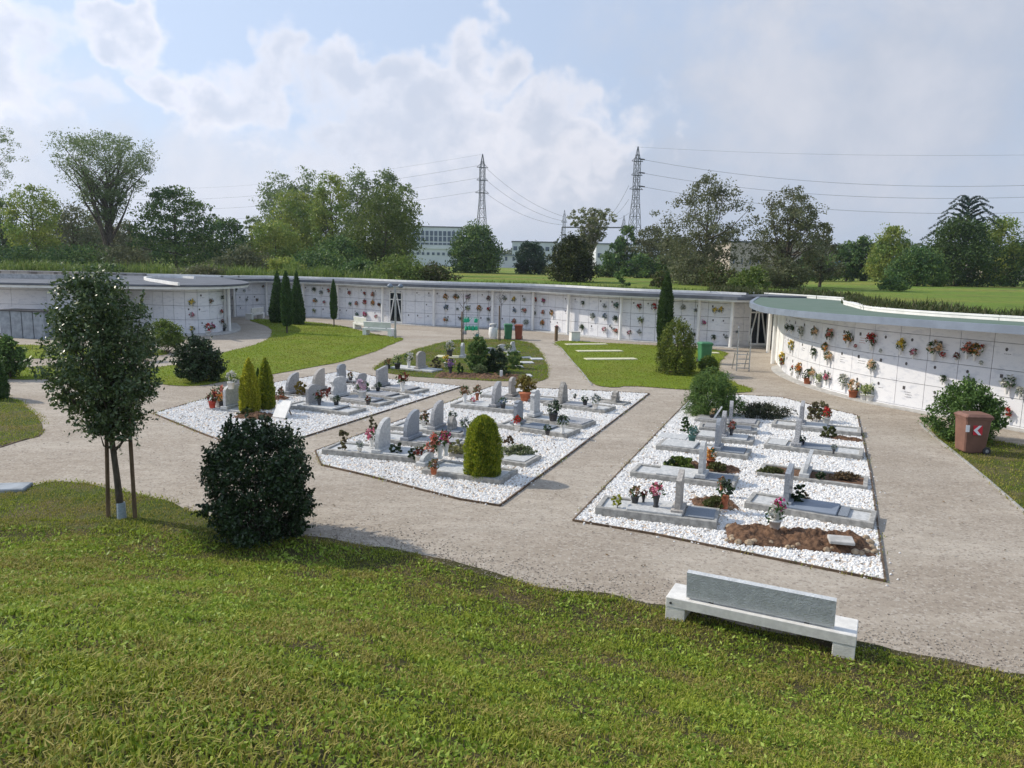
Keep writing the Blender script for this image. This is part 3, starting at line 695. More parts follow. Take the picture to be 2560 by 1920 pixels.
def left_block():
    root = thing('plain_columbarium', 'plain pale columbarium block with light corrugated roof behind the grey concrete cabinets', 'columbarium')
    ln = np.array([(-46.0, 46.2), (-38, 45.6), (-30, 44.9), (-24.6, 44.75)])
    niche_wall(root, ln, 0.06, 0.835, 3, 2.1, 2.70, seed=4)
    b = MB(); sweep(b, ln, [(-.35, 2.70), (3.2, 2.80), (3.2, 2.89), (-.35, 2.78)]); b.build('roof', mat('corrugated_sheet', (0.50, 0.55, 0.60), 0.5, 0.08, 2.0), root)
    b = MB(); sweep(b, np.array([(-34.0, 50.3), (-30, 50.6), (-26.4, 52.2)]), [(0, 2.9), (.2, 2.9), (.2, 3.32), (0, 3.32)]); b.build('parapet', M_concrete, root)
left_block()
def stained_wall():
    root = thing('stained_concrete_wall', 'long grey retaining wall streaked with dark vertical stains at the far left', 'wall')
    ln = np.array([(-75, 64.8), (-60, 63.9), (-42, 63.0), (-29.8, 62.5)])
    m = mat('stained_concrete', (0.40, 0.375, 0.34), 0.9, 0.1, 1.6, 0.3, 20, col2=(0.16, 0.145, 0.13), stretch=(1.0, 1.0, .06), ramp=(0.40, 0.56))
    b = MB(); sweep(b, ln, [(0, 0), (.3, 0), (.3, 3.18), (0, 3.18)]); b.build('wall_face', m, root)
    b = MB(); sweep(b, ln, [(-.04, 3.182), (.34, 3.182), (.34, 3.24), (-.04, 3.24)]); b.build('coping', M_concrete, root)
stained_wall()
def cabinets():
    a, c, s = P('1', 5, 703), P('1', 392, 720), P('1', 442, 700)
    d = norm((c - a)[:2]); n = np.array([-d[1], d[0]]); L = np.linalg.norm((c - a)[:2]); rz = math.atan2(d[1], d[0])
    root = thing('block_of_niches', 'grey concrete block of four upright niche bays standing on the left lawn', 'niche block', ((a + c) / 2)[:3], rz)
    for i in range(4):
        b = MB(); w = L / 4; b.bbox((-L / 2 + w * (i + .5), 0.55, 0.75), (w - .05, 1.1, 1.5), .02); b.build('bay', M_greyblock, root)
    b = MB(); b.box((0, .55, 1.52), (L + .06, 1.2, .06)); b.box((0, .62, .74), (L - .3, .9, 1.4)); b.build('cap', M_dark, root)
cabinets()

# ---------------------------------------------------------------- plants
def leaves(mb, C, size, rng, aspect=0.42, up=0.25, m=0, jit=0.35, out=None, outw=0.0):
    """diamond leaves centred on C"""
    n = len(C); d = rng.normal(size=(n, 3)); d[:, 2] += up
    if out is not None: d = norm(d) + out * outw
    d = norm(d); w = norm(np.cross(d, rng.normal(size=(n, 3))))
    s = (np.asarray(size) * (1 + jit * rng.uniform(-1, 1, n)))[:, None]
    mb.quads(np.stack([C - d * s, C + w * s * aspect - d * s * .1, C + d * s, C - w * s * aspect - d * s * .1], 1), m)
PROF = {
    'round': lambda t: np.sin(np.pi * np.clip(t, 0.02, 0.98)) ** 0.6,
    'dome': lambda t: np.sqrt(np.clip(1 - (t ** 2.2), 0.03, 1)) * (0.78 + 0.22 * np.minimum(1, t * 4)),
    'vase': lambda t: np.clip(t, .03, 1) ** 0.85 * np.sqrt(np.clip(1.02 - np.maximum(0, (t - .62) / .38) ** 2, 0.02, 1)),
    'oval': lambda t: np.sin(np.pi * np.clip(t * .86 + .10, 0.02, 0.98)) ** 0.7,
    'tall': lambda t: np.minimum(1, 0.45 + t * 1.6) * np.sqrt(np.clip(1 - np.maximum(0, (t - .45) / .57) ** 2, 0.02, 1)),
    'egg': lambda t: np.sqrt(np.clip(1 - ((t - .42) / .6) ** 2, 0.02, 1)),
}
def crown_pts(n, prof, H0, H1, rx, ry, rng, lump=0.22, fill=0.45):
    t = rng.uniform(0, 1, n * 3); keep = rng.uniform(0, 1, n * 3) < PROF[prof](t) ** 1.1 + .08; t = t[keep][:n]; n = len(t)
    a = rng.uniform(0, 2 * np.pi, n); k = rng.uniform(0, 6.28, 6)
    lob = 1 + lump * (np.sin(2 * a + k[0] + 3 * t) * .5 + np.sin(3 * a + k[1] - 7 * t) * .5 + np.sin(5 * a + 9 * t + k[2]) * .4 + np.sin(11 * t + k[3]) * .3)
    r = PROF[prof](t) * lob * rng.uniform(0, 1, n) ** fill
    return np.c_[rx * r * np.cos(a), ry * r * np.sin(a), H0 + (H1 - H0) * t]
def plant(name, label, cat, loc, H, W, prof, lmat, seed, n=3000, ls=0.12, h0=0.0, clumps=None, cr=0.16, trunk=0.0, limbs=12, fork=0.2, bark=None, lump=0.22,
          fill=0.45, group=None, aspect=0.5, lean=(0, 0), multi=False, wood=True, depth=1.0, crown_name='crown', flat=0.75, shoots=0, sl=0.25):
    """woody plant: tapered trunk and limbs reaching the leaf clumps that make the crown"""
    r = np.random.default_rng(seed); root = thing(name, label, cat, loc, 0, group)
    rx = W / 2; clumps = clumps or max(20, n // 40)
    C = crown_pts(clumps, prof, h0, H, rx * (1 - cr * .6), rx * depth * (1 - cr * .6), r, lump, fill)
    C[:, 0] += lean[0] * (C[:, 2] / H) ** 1.3; C[:, 1] += lean[1] * (C[:, 2] / H) ** 1.3
    per = n // len(C); rad = cr * rx * r.uniform(.55, 1.35, len(C))
    q = r.normal(size=(len(C), per, 3)); q = q / (np.linalg.norm(q, axis=2, keepdims=True) + 1e-6) * r.uniform(0.15, 1, (len(C), per, 1)) ** 0.6
    L = (C[:, None, :] + q * rad[:, None, None] * np.array([1, 1, flat])).reshape(-1, 3); L = L[L[:, 2] > 0.02]
    b = MB(); leaves(b, L, ls, r, aspect)
    if shoots:      # upright leafy shoots that break the outline
        mid = np.array([0, 0, (h0 + H) * .45]); sel = C[r.choice(len(C), shoots)]; dr = norm(norm(sel - mid) + [0, 0, .7] + r.normal(size=sel.shape) * .25); ln_ = sl * r.uniform(.5, 1.2, (shoots, 1, 1))
        tt = np.linspace(0.2, 1, 16)[None, :, None]; Q = sel[:, None, :] + dr[:, None, :] * ln_ * tt + r.normal(size=(shoots, 16, 3)) * ls * .55 * (1.25 - tt)
        leaves(b, Q.reshape(-1, 3), ls, r, aspect)
    b.build(crown_name, lmat, root)
    if wood:
        b = MB(); tr = trunk or H * 0.022
        if not multi:
            fz = H * fork; top = np.array([lean[0] * .75, lean[1] * .75, H * .82])
            wb = .004 if name == 'young_tree' else .03; pts = np.array([[0, 0, -.05], [lean[0] * fork * .5 + r.uniform(-1, 1) * wb * H * .5, 0, fz * .5], [lean[0] * fork, lean[1] * fork, fz], [lean[0] * .5 + r.uniform(-1, 1) * wb * H, lean[1] * .5, H * .5], top])
            b.tube(pts, [tr * 1.25, tr, tr * .85, tr * .45, tr * .1], 8)
        sel = C[r.choice(len(C), min(limbs, len(C)), replace=False)]
        for c in sel:
            if multi: s0 = np.array([r.uniform(-.12, .12) * W, r.uniform(-.12, .12) * W, -.03]); r0 = tr * .6
            else:
                zf = min(c[2] * .75, r.uniform(fork, max(fork + .02, c[2] / H * .8)) * H); k = (zf / H); s0 = np.array([lean[0] * k * .5, lean[1] * k * .5, zf]); r0 = tr * (.6 - .35 * k)
            mid = s0 + (c - s0) * np.array([.62, .62, .42]) if prof != 'vase' else s0 + (c - s0) * np.array([.5, .5, .5]) + r.normal(size=3) * .01 * H
            mid = mid + r.normal(size=3) * 0.015 * H
            b.tube([s0, (s0 + mid) / 2 + r.normal(size=3) * .008 * H, mid, c], [r0, r0 * .75, r0 * .5, r0 * .15], 5, 0, False)
            for _ in range(2):
                e = C[r.integers(len(C))]
                if np.linalg.norm(e - mid) < .4 * H: b.tube([mid, (mid + e) / 2 + np.array([0, 0, -.02 * H]), e], [r0 * .3, r0 * .2, r0 * .08], 4, 0, False)
        b.build('stems' if multi else 'trunk', bark or M_bark, root)
    return root
def conifer(name, label, cat, loc, H, W, prof, lmat, seed, n=5000, ls=0.05, core=None, group=None, lump=0.1, trunk=True, tilt=0.0, sub=7, aspect=.3, bot=0.0):
    """dense clipped or columnar conifer: bumpy leafy skin over an inner mass"""
    r = np.random.default_rng(seed); root = thing(name, label, cat, loc, 0, group)
    k = r.uniform(0, 6.28, 4)
    def R(t, a): return np.interp(t, prof[0], prof[1]) * W / 2 * (1 + lump * (np.sin(sub * a + k[0] + 4 * t) * .5 + np.sin((sub + 4) * a - 9 * t + k[1]) * .4 + np.sin(23 * t + 3 * a + k[2]) * .5))
    b = MB(); ta = np.linspace(0.0, .97, 26); aa = np.arange(22) / 22 * 2 * np.pi; T, A = np.meshgrid(ta, aa, indexing='ij'); RR = R(T, A) * 0.80
    V = np.stack([RR * np.cos(A) + tilt * T * H, RR * np.sin(A), T * (H - bot) + bot], -1).reshape(-1, 3); m = 22
    b.add(V, [[i * m + j, i * m + (j + 1) % m, (i + 1) * m + (j + 1) % m, (i + 1) * m + j] for i in range(25) for j in range(m)], 0, True)
    t = r.uniform(0, 1, n * 2); t = t[r.uniform(0, 1, len(t)) < np.interp(t, prof[0], prof[1]) + .12][:n]; a = r.uniform(0, 2 * np.pi, len(t))
    # leaf sprays in vertical tufts
    rr = R(t, a) * r.uniform(0.80, 1.06, len(t)) ** 1.0
    C = np.c_[rr * np.cos(a) + tilt * t * H, rr * np.sin(a), t * (H - bot) + bot]; out = np.c_[np.cos(a), np.sin(a), np.full(len(t), 1.2)]
    leaves(b, C, ls, r, aspect, 0.2, 0, .4, norm(out), 1.3)
    b.build('crown', lmat, root)
    if trunk:
        b = MB(); b.tube([(0, 0, -.03), (0, 0, max(.25, bot + .1))], [W * .06 + .015] * 2, 7); b.build('trunk', M_bark, root)
    return root
CY = ([0, .06, .3, .6, .85, 1], [.72, .95, 1, .78, .42, .02]); CONE = ([0, .08, .25, .6, .9, 1], [.75, 1, .98, .6, .2, .02]); EGGP = ([0, .08, .35, .6, .8, .92, .98, 1], [.78, .95, 1, .93, .75, .52, .25, .05])
BALL = ([0, .1, .3, .5, .7, .88, 1], [.45, .8, 1, .93, .68, .30, .02]); SPIRE = ([0, .05, .3, .6, .85, 1], [.6, .8, 1, .88, .5, .05])

def top_h(z, X, Y, p): return float(atY(z, X, Y, p[1])[2])
def px_w(z, x0, x1, Y, p): return float(np.linalg.norm(atY(z, x1, Y, p[1]) - atY(z, x0, Y, p[1])))

# foreground staked tree and round bush
def staked_tree():
    p = P('a', 842, 822)
    root = plant('young_tree', 'young dark evergreen tree tied between two wooden stakes, pale sleeve round its foot', 'tree', p, 4.42, 2.0, 'oval', L_young, 21, 22000, 0.038, 1.62, 460, 0.24,
                 0.055, 26, 0.36, lump=0.26, fill=0.45, lean=(-.28, 0), aspect=.48, shoots=170, sl=.36)
    b = MB(); b.lathe([(0.085, 0), (0.08, .02), (0.075, .30), (0.07, .31)], (0, 0, 0), 12); b.build('sleeve', mat('pale_sleeve', (0.30, 0.36, 0.40), .6, .1, 30), root)
    for n_, (a, c) in enumerate(((P('a', 748, 815), (735, 180)), (P('a', 934, 822), (893, 150)))):
        top = atY('a', c[0], c[1], a[1]); s = thing('tree_stake', ('left' if n_ == 0 else 'right') + ' round wooden stake holding up the young evergreen tree', 'stake', a, 0, 'stakes of the young tree')
        b = MB(); b.tube([(0, 0, -.05), tuple((top - a) + np.array([0, 0, .06]))], [.038, .034], 9); b.build('post', M_wood, s)
    b = MB(); q0, q1 = P('a', 748, 815), P('a', 934, 822); 
    for h_ in (1.48, 1.56):
        b.tube([atY('a', 738, 262, q0[1]) + [0, -.04, h_ - 1.5], atY('a', 810, 268, q0[1]) + [0, .07, h_ - 1.5], atY('a', 915, 275, q1[1]) + [0, -.04, h_ - 1.5]], .012, 5)
    o = b.build('tie_strap', M_dark); tagset(o, 'dark rubber straps tying the young tree to its two stakes', 'strap')
staked_tree()
plant('round_bush', 'big dark round evergreen bush standing at the edge of the mound', 'bush', P('6', 770, 1275), 2.04, 1.92, 'egg', L_bush, 22, 22000, 0.035, 0.03, 420, 0.17, 0.04, 26, multi=True, lump=0.07, fill=0.32, aspect=.5, crown_name='foliage', flat=.9, shoots=240, sl=.26)
p = P('5', 1700, 1335); plant('rounded_bush', 'large leafy green bush beside the brown bin, in front of the wing', 'bush', p, 1.62, px_w('5', 1375, 2050, 1100, p) * .94, 'dome', L_laurel, 23, 14000, 0.038, 0.05, 300, 0.2, 0.03, 20, multi=True, lump=0.2, fill=.35, crown_name='foliage', shoots=240, sl=.24)
p = P('1', 1725, 1078); plant('dark_bush', 'dark two-lobed bush on the lawn edge left of the white gravel beds', 'bush', p, 1.62, px_w('1', 1520, 1950, 900, p), 'dome', L_bush, 24, 9000, 0.055, 0.05, 220, 0.22, 0.03, 16, multi=True, lump=0.28, fill=.35, crown_name='foliage', shoots=120, sl=.3)
p = P('1', 1440, 835); plant('light_shrub', 'light green shrub with thin stems behind the young staked tree', 'shrub', p, 1.55, px_w('1', 1250, 1640, 720, p), 'dome', L_light, 25, 4500, 0.06, 0.35, 120, 0.24, 0.03, 16, multi=True, lump=.3, crown_name='foliage')
p = P('1', 70, 1055); plant('leafy_shrub', 'spreading green shrub at the left border on the hedge lawn', 'shrub', p, 1.55, px_w('1', -110, 215, 900, p), 'dome', L_laurel, 26, 6000, 0.06, 0.1, 150, 0.24, 0.03, 16, multi=True, lump=.3, crown_name='foliage')
p = P('1', -30, 1235); conifer('columnar_shrub', 'narrow dark conifer half cut by the left border', 'conifer', p, 1.5, .75, CY, L_cyp, 27, 4000, .045)
p = P('1', 1240, 905); plant('thin_shrub', 'thin brownish shrub glimpsed behind the staked tree', 'shrub', p, 1.0, 1.2, 'dome', L_weed, 28, 1200, 0.05, 0.1, 50, 0.25, 0.02, 10, multi=True, crown_name='foliage')

# cypresses and clipped conifers
def con(z, x, yb, yt, w, name, label, cat, prof, m, seed, n, ls, **k):
    p = P(z, x, yb); H = top_h(z, x, yt, p); W_ = w / ZB[z][2] * p[1] / F_PX * 1.05
    return conifer(name, label, cat, p, H, W_, prof, m, seed, n, ls, **k)
con('2', 675, 575, 132, 135, 'cypress', 'broad dark cypress, left one of the cluster of three by the far lawn', 'cypress', CONE, L_cyp, 31, 5000, .10)
con('2', 842, 592, 132, 120, 'cypress', 'broad dark cypress, right one of the cluster of three by the far lawn', 'cypress', CONE, L_cyp, 32, 5000, .10)
con('2', 752, 668, 128, 88, 'cypress', 'slim dark cypress in front of the broad pair, on the far lawn', 'cypress', SPIRE, L_cyp, 33, 4500, .09, bot=.5)
con('2', 1158, 614, 205, 56, 'cypress', 'thin solitary cypress in front of the far niche wall, left of the benches', 'cypress', SPIRE, L_cyp, 34, 3200, .08, bot=.6)
con('4', 440, 1010, 165, 165, 'cypress', 'tall cypress with pale tip behind the golden green conifer', 'cypress', SPIRE, leafmat('bright_cypress_leaf', [(0.025, 0.05, 0.012), (0.05, 0.095, 0.02), (0.075, 0.12, 0.03)], .25), 35, 6500, .08, lump=.12)
p = P('4', 570, 1300); plant('broad_conifer', 'broad egg shaped green and gold conifer on the lawn of flat slabs', 'conifer', p, top_h('4', 620, 715, p), 505 / 4.424 * p[1] / F_PX, 'dome', leafmat('broad_conifer_leaf', [(.05, .09, .018), (.12, .16, .025), (.22, .24, .04)], .3), 36, 12000, .055, 0.02, 240, .16, .06, 14, .1, lump=.10, fill=.25, aspect=.3, flat=1.7)
con('6', 705, 420, 42, 128, 'golden_cypress', 'left golden green pointed cypress in the left gravel bed', 'cypress', CY, L_gold, 37, 6500, .045, lump=.14)
con('6', 818, 395, 38, 112, 'golden_cypress', 'right greener pointed cypress in the left gravel bed', 'cypress', CY, L_goldg, 38, 6000, .045, lump=.14)
con('6', 768, 385, 205 - 95, 62, 'dwarf_cypress', 'small dark cypress squeezed between the two golden cypresses', 'cypress', CY, L_cyp, 39, 2200, .04)
con('7', 1072, 742, 345, 226, 'topiary_conifer', 'clipped golden egg shaped conifer on the front grave of the middle bed', 'conifer', EGGP, L_goldg, 40, 14000, .032, lump=.09, sub=6)
p = P('8', 965, 215); plant('spiky_pine', 'bushy bright green shrub with upright sprays at the top of the right gravel bed', 'shrub', p, 1.42, px_w('8', 770, 1185, 60, p), 'dome', L_pine, 41, 11000, .075, 0.02, 200, .2, .02, 20, multi=True, lump=.16, fill=.4, aspect=.14, crown_name='foliage', flat=1.5)
p = P('8', 1310, 225); plant('juniper', 'low spreading brownish juniper beside the spiky green shrub', 'shrub', p, .42, px_w('8', 1130, 1490, 170, p), 'dome', L_juni, 42, 4500, .035, 0.0, 120, .2, .01, 10, multi=True, lump=.25, crown_name='foliage')
p = P('4', 930, 1290); plant('round_shrub', 'small rounded green shrub between the green bin and the spiky shrub', 'shrub', p, .75, px_w('4', 800, 1050, 1250, p), 'dome', L_light, 43, 4500, .035, 0.0, 120, .2, .01, 10, multi=True, lump=.08, fill=.25, crown_name='foliage')

# ---- trees beyond the wall (ground there is higher: FIELD_Z)
def far_tree(px, ytop, wpx, D, prof, m, seed, label, n=3000, ls=None, h0=0.04, ybot=None, name='tree', cat='tree', group='trees beyond the cemetery', **k):
    p = ray('0', px, 640); p = np.array([p[0] * D / p[1], D, FIELD_Z])
    H = float(atY('0', px, ytop, D)[2]) - FIELD_Z; W_ = wpx * D / F_PX
    k.setdefault('limbs', 14); k.setdefault('lump', .16); k.setdefault('cr', .27); n = int(n * 1.7)
    W_ *= 1.16
    return plant(name, label, cat, p, H, W_, prof, m, seed, n, ls or .0016 * D, h0 * H, group=group, **k)
FT = [
 (275, 338, 292, 88, 'vase', L_grey, 101, 'huge spreading poplar with fan of bare limbs, tallest on the left', 11000, dict(ls=.11, h0=.36, clumps=420, cr=.12, limbs=34, fork=.08, trunk=.36, fill=.55, lump=.14)),
 (-85, 290, 370, 84, 'vase', L_grey, 102, 'sparse poplar mostly outside the left border, its thin branches reaching in', 6000, dict(ls=.09, h0=.3, clumps=320, cr=.07, limbs=70, trunk=.2, fill=.7)),
 (10, 495, 110, 100, 'round', L_dark, 103, 'dark round tree at the left border under the sparse branches', 2600, {}),
 (88, 468, 135, 96, 'tall', L_yel, 104, 'yellow green tree left of the huge poplar', 4200, {}),
 (185, 512, 150, 112, 'tall', L_olive, 105, 'greyish tree just left of the huge poplar trunk', 4000, {}),
 (240, 540, 110, 122, 'round', L_dark, 106, 'low dark tree seen through the fan of the huge poplar', 2600, {}),
 (325, 560, 120, 118, 'round', L_olive, 107, 'olive tree at the right foot of the huge poplar', 2600, {}),
 (442, 468, 190, 90, 'dome', L_dark, 108, 'wide dark acacia with layered flat branches right of the huge poplar', 9000, dict(lump=.3, flat=.42, cr=.2, fill=.38)),
 (520, 520, 60, 98, 'tall', L_grey, 109, 'thin grey tree behind the right shoulder of the dark acacia', 900, dict(cr=.12)),
 (572, 548, 110, 96, 'dome', L_dark, 110, 'small dark rounded tree between the acacia and the big grove', 3600, dict(fill=.35)),
 (632, 540, 95, 120, 'tall', L_grey, 111, 'pale sparse tree just left of the big grove', 1300, dict(cr=.12)),
 (705, 438, 130, 132, 'oval', L_grey, 112, 'tall grey green poplar forming the left end of the big grove', 4500, {}),
 (770, 430, 110, 134, 'oval', L_grey, 113, 'tall grey poplar second from the left in the big grove', 3800, {}),
 (740, 480, 130, 112, 'tall', L_yel, 114, 'yellow tinted tree in front of the left poplars of the grove', 5500, {}),
 (690, 560, 130, 100, 'tall', L_yel, 115, 'lower light green tree at the left foot of the big grove', 4500, {}),
 (828, 438, 105, 108, 'tall', L_yel, 116, 'upright yellowing poplar in the middle of the big grove', 5200, {}),
 (895, 425, 120, 128, 'oval', L_grey, 117, 'highest grey green poplar right of the middle of the grove', 4500, {}),
 (965, 430, 110, 128, 'oval', L_grey, 118, 'grey poplar with domed top behind the bright green tree', 3800, {}),
 (1010, 462, 80, 124, 'oval', L_grey, 119, 'small grey poplar at the right shoulder of the grove', 2000, {}),
 (955, 475, 195, 96, 'tall', leafmat('bright_tree_leaf', [(0.075, 0.11, 0.02), (0.12, 0.165, 0.03), (0.17, 0.20, 0.05)], .4, patch=[(0.05, .085, .02), (.09, .13, .03)], pscale=.4), 120, 'bright yellow green tree leaning out at the right end of the grove', 8000, dict(lean=(.8, 0))),
 (850, 600, 150, 90, 'dome', L_dark, 121, 'dark bushy tree at the foot of the grove', 4500, {}),
 (1187, 562, 130, 122, 'dome', L_dark, 122, 'dark ball shaped tree in front of the left pylon', 7500, dict(fill=.3, h0=.0, lump=.1)),
 (1327, 605, 82, 124, 'dome', leafmat('blue_green_leaf', [(0.02, .045, .03), (.035, .07, .04), (.05, .09, .045)], .25), 123, 'small dark blue green tree in front of the low factory', 3500, dict(fill=.3, h0=0)),
 (1478, 522, 150, 84, 'vase', leafmat('pale_sparse_leaf', [(.13, .15, .07), (.19, .21, .10), (.25, .26, .14)], .4), 124, 'pale dying tree with bare branching top above an ivy thicket', 2200, dict(cr=.08, limbs=46, fork=.3, fill=.7, h0=.45, clumps=160, bark=mat('pale_bark', (.33, .30, .25), .9, .1))),
 (1432, 592, 120, 78, 'dome', leafmat('ivy_leaf', [(.035, .05, .014), (.07, .085, .02), (.12, .13, .035)], .25, patch=[(.02, .035, .012), (.04, .05, .02)], pscale=.5), 125, 'dark ivy thicket under the dying tree, right before the long roof', 7000, dict(fill=.35, h0=0)),
 (1568, 565, 55, 126, 'tall', L_dark, 126, 'slim dark tree at the foot of the right pylon', 1800, {}),
 (1540, 600, 55, 124, 'tall', L_dark, 127, 'low dark tree just left of the slim one under the pylon', 1500, {}),
 (1625, 570, 95, 122, 'tall', L_olive, 128, 'bushy olive tree between the right pylon and the first airy poplar', 2800, {}),
 (1690, 590, 95, 112, 'tall', L_olive, 129, 'low olive tree under the left side of the first airy poplar', 2800, {}),
 (1765, 440, 215, 80, 'tall', L_olive, 130, 'tall airy poplar left of the factory gap, sky showing through', 8500, dict(clumps=260, cr=.17, limbs=26, lump=.30, fill=.6, h0=.0, ls=.12)),
 (1970, 472, 190, 74, 'tall', L_olive, 131, 'airy grey poplar with tangled stems right behind the roof end', 8000, dict(clumps=260, cr=.16, limbs=30, lump=.26, fill=.6, h0=.0, ls=.11)),
 (2055, 560, 90, 80, 'dome', L_olive, 132, 'low side growth leaning right from the airy grey poplar', 2200, dict(clumps=90)),
 (2120, 605, 95, 120, 'dome', L_dark, 133, 'dark low tree beside the beige factory gap', 3000, dict(h0=0)),
 (2040, 630, 110, 116, 'dome', L_dark, 134, 'dark hedge like tree behind the tangled stems', 2600, dict(h0=0)),
 (2160, 592, 70, 118, 'tall', L_dark, 135, 'narrow dark tree right of the factory gap', 2600, {}),
 (2225, 568, 110, 112, 'dome', L_yel, 136, 'olive green rounded tree left of the great cedar group', 5200, dict(h0=.02)),
 (2395, 548, 175, 98, 'dome', leafmat('deep_tree_leaf', [(.025, .055, .015), (.045, .085, .02), (.075, .12, .03)], .3, patch=[(.05, .09, .02), (.08, .125, .03)], pscale=.3), 137, 'massive deep green tree in front of the cedar', 11000, dict(fill=.34, h0=0)),
 (2300, 622, 130, 92, 'dome', L_dark, 138, 'lower green tree at the left foot of the cedar group', 5200, dict(fill=.34, h0=0)),
 (2490, 545, 110, 104, 'tall', L_yel, 139, 'yellow green tree right of the cedar', 4200, {}),
 (2545, 605, 110, 104, 'dome', L_dark, 140, 'dark tree cut by the right border', 3600, dict(h0=0)),
]
for px, yt, wp, D, prof, m, seed, label, n, k in FT: far_tree(px, yt, wp, D, prof, m, seed, label, n, **k)

def cedar():
    D = 106; px = 2405; p = ray('0', px, 640); p = np.array([p[0] * D / p[1], D, FIELD_Z]); H = float(atY('0', px, 492, D)[2]) - FIELD_Z
    root = thing('cedar', 'blue green cedar with drooping layered branches rising above the trees on the right', 'tree', p, 0, 'trees beyond the cemetery')
    r = np.random.default_rng(5); b = MB(); wd = MB(); wd.tube([(0, 0, 0), (0.1, 0, H * .5), (.2, 0, H * .98)], [.35, .2, .03], 6); L = []
    for k in range(36):
        t = .46 + .54 * (k / 35.) ** .9; a = k * 2.4 + r.uniform(-.3, .3); ln = (1.02 - t) * H * .46 + 1.5
        s0 = np.array([.2 * t, 0, H * t * .97]); e = s0 + np.array([math.cos(a) * ln * .8, math.sin(a) * ln * .8, ln * .42]); e2 = e + np.array([math.cos(a) * ln * .4, math.sin(a) * ln * .45, -ln * .28])
        wd.tube([s0, (s0 + e) / 2 + [0, 0, .12 * ln], e, e2], [.08, .06, .04, .01], 4, 0, False)
        for s in np.linspace(.15, 1, int(ln * 22)):
            c = (s0 * (1 - s) + e * s + [0, 0, .35 * ln * s * (1 - s)]) if s < .8 else e + (e2 - e) * (s - .8) * 5
            L.append(c + r.normal(size=(5, 3)) * [.09, .09, .05] - [0, 0, .08 * r.uniform(0, 1)])
    leaves(b, np.vstack(L), .13, r, .35, -.5); b.build('crown', L_cedar, root); wd.build('trunk', M_bark, root)
cedar()

SH = [
 (1740, 640, 150, 76, L_olive, 'brownish undergrowth at the foot of the first airy poplar'),
 (1800, 662, 110, 72, L_weed, 'low weedy bush right of the first airy poplar foot'),
 (1960, 640, 130, 71, L_olive, 'dense tangle at the foot of the airy grey poplar'),
 (1600, 640, 90, 112, L_dark, 'dark bush below the right pylon at the far field edge'),
 (1660, 645, 90, 112, L_dark, 'dark bush right of the pylon foot at the far field edge'),
 (1520, 640, 70, 112, L_dark, 'dark bush left of the pylon foot at the far field edge'),  # shrubs right behind the roofs
 (262, 668, 120, 66, L_dark, 'dark mounded shrub rising behind the left roof'),
 (60, 630, 200, 84, L_dark, 'dark undergrowth shrub below the yellow green tree at far left'),
 (200, 625, 200, 82, L_dark, 'dark undergrowth shrub left of the huge poplar foot'),
 (310, 622, 150, 82, L_olive, 'reddish olive shrub at the foot of the huge poplar'),
 (505, 672, 120, 68, L_olive, 'flat bramble mound showing above the round roof'),
 (610, 625, 150, 80, L_olive, 'greyish shrub between the acacia and the grove'),
 (715, 645, 110, 74, L_yel, 'light green shrub below the left end of the grove'),
 (800, 630, 170, 78, L_dark, 'dense green shrub below the middle of the grove'),
 (900, 655, 120, 70, L_dark, 'dark low shrub behind the long roof below the grove'),
 (1000, 640, 150, 68, L_reed, 'bright bushy willow shrub behind the long roof'),
 (1090, 662, 90, 68, L_weed, 'weedy shrub at the left end of the open field'),
 (1560, 672, 42, 64, L_dark, 'small solitary sapling standing in the field behind the long roof'),
 (1880, 668, 90, 66, L_light, 'light green bush between the two airy poplars'),
 (1655, 680, 60, 66, L_weed, 'brownish weeds at the foot of the first airy poplar'),
 (2240, 700, 80, 72, L_dark, 'low dark bush on the field left of the cedar group'),
]
for i, (px, yt, wp, D, m, label) in enumerate(SH):
    far_tree(px, yt, wp, D, 'dome', m, 200 + i, label, n=max(700, int(wp * 16)), ls=.0017 * D, h0=0.0, name='shrub', cat='shrub', group='shrubs behind the roofs', multi=True, limbs=6, lump=.3, crown_name='foliage')

# ---- grass, weeds and reeds
def inpoly(x, y, poly):
    poly = np.asarray(poly)[:, :2]; n = len(poly); r = np.zeros(len(x), bool); j = n - 1
    for i in range(n):
        xi, yi = poly[i]; xj, yj = poly[j]
        c = ((yi > y) != (yj > y)) & (x < (xj - xi) * (y - yi) / (yj - yi + 1e-12) + xi); r ^= c; j = i
    return r
def blades(mb, X, Y, Z, h, w, r, lean=.7, m=0):
    n = len(X); a = r.uniform(0, 2 * np.pi, n); d = np.c_[np.cos(a), np.sin(a), np.zeros(n)]; s = np.c_[-d[:, 1], d[:, 0], np.zeros(n)]
    hh = (h * r.uniform(.45, 1.35, n))[:, None]; ww = (w * r.uniform(.6, 1.4, n))[:, None]; B = np.c_[X, Y, Z]
    k = r.uniform(.1, 1, n)[:, None] * lean
    mid = B + d * hh * k * .35 + np.array([0, 0, 1]) * hh * .6; tip = B + d * hh * k * 1.1 + np.array([0, 0, 1]) * hh * (1 - .35 * k)
    mb.quads(np.stack([B - s * ww * .5, B + s * ww * .5, mid + s * ww * .35, mid - s * ww * .35], 1), m)
    V = np.stack([mid - s * ww * .35, mid + s * ww * .35, tip], 1).reshape(-1, 3); mb.add(V, np.arange(n * 3).reshape(n, 3), m)
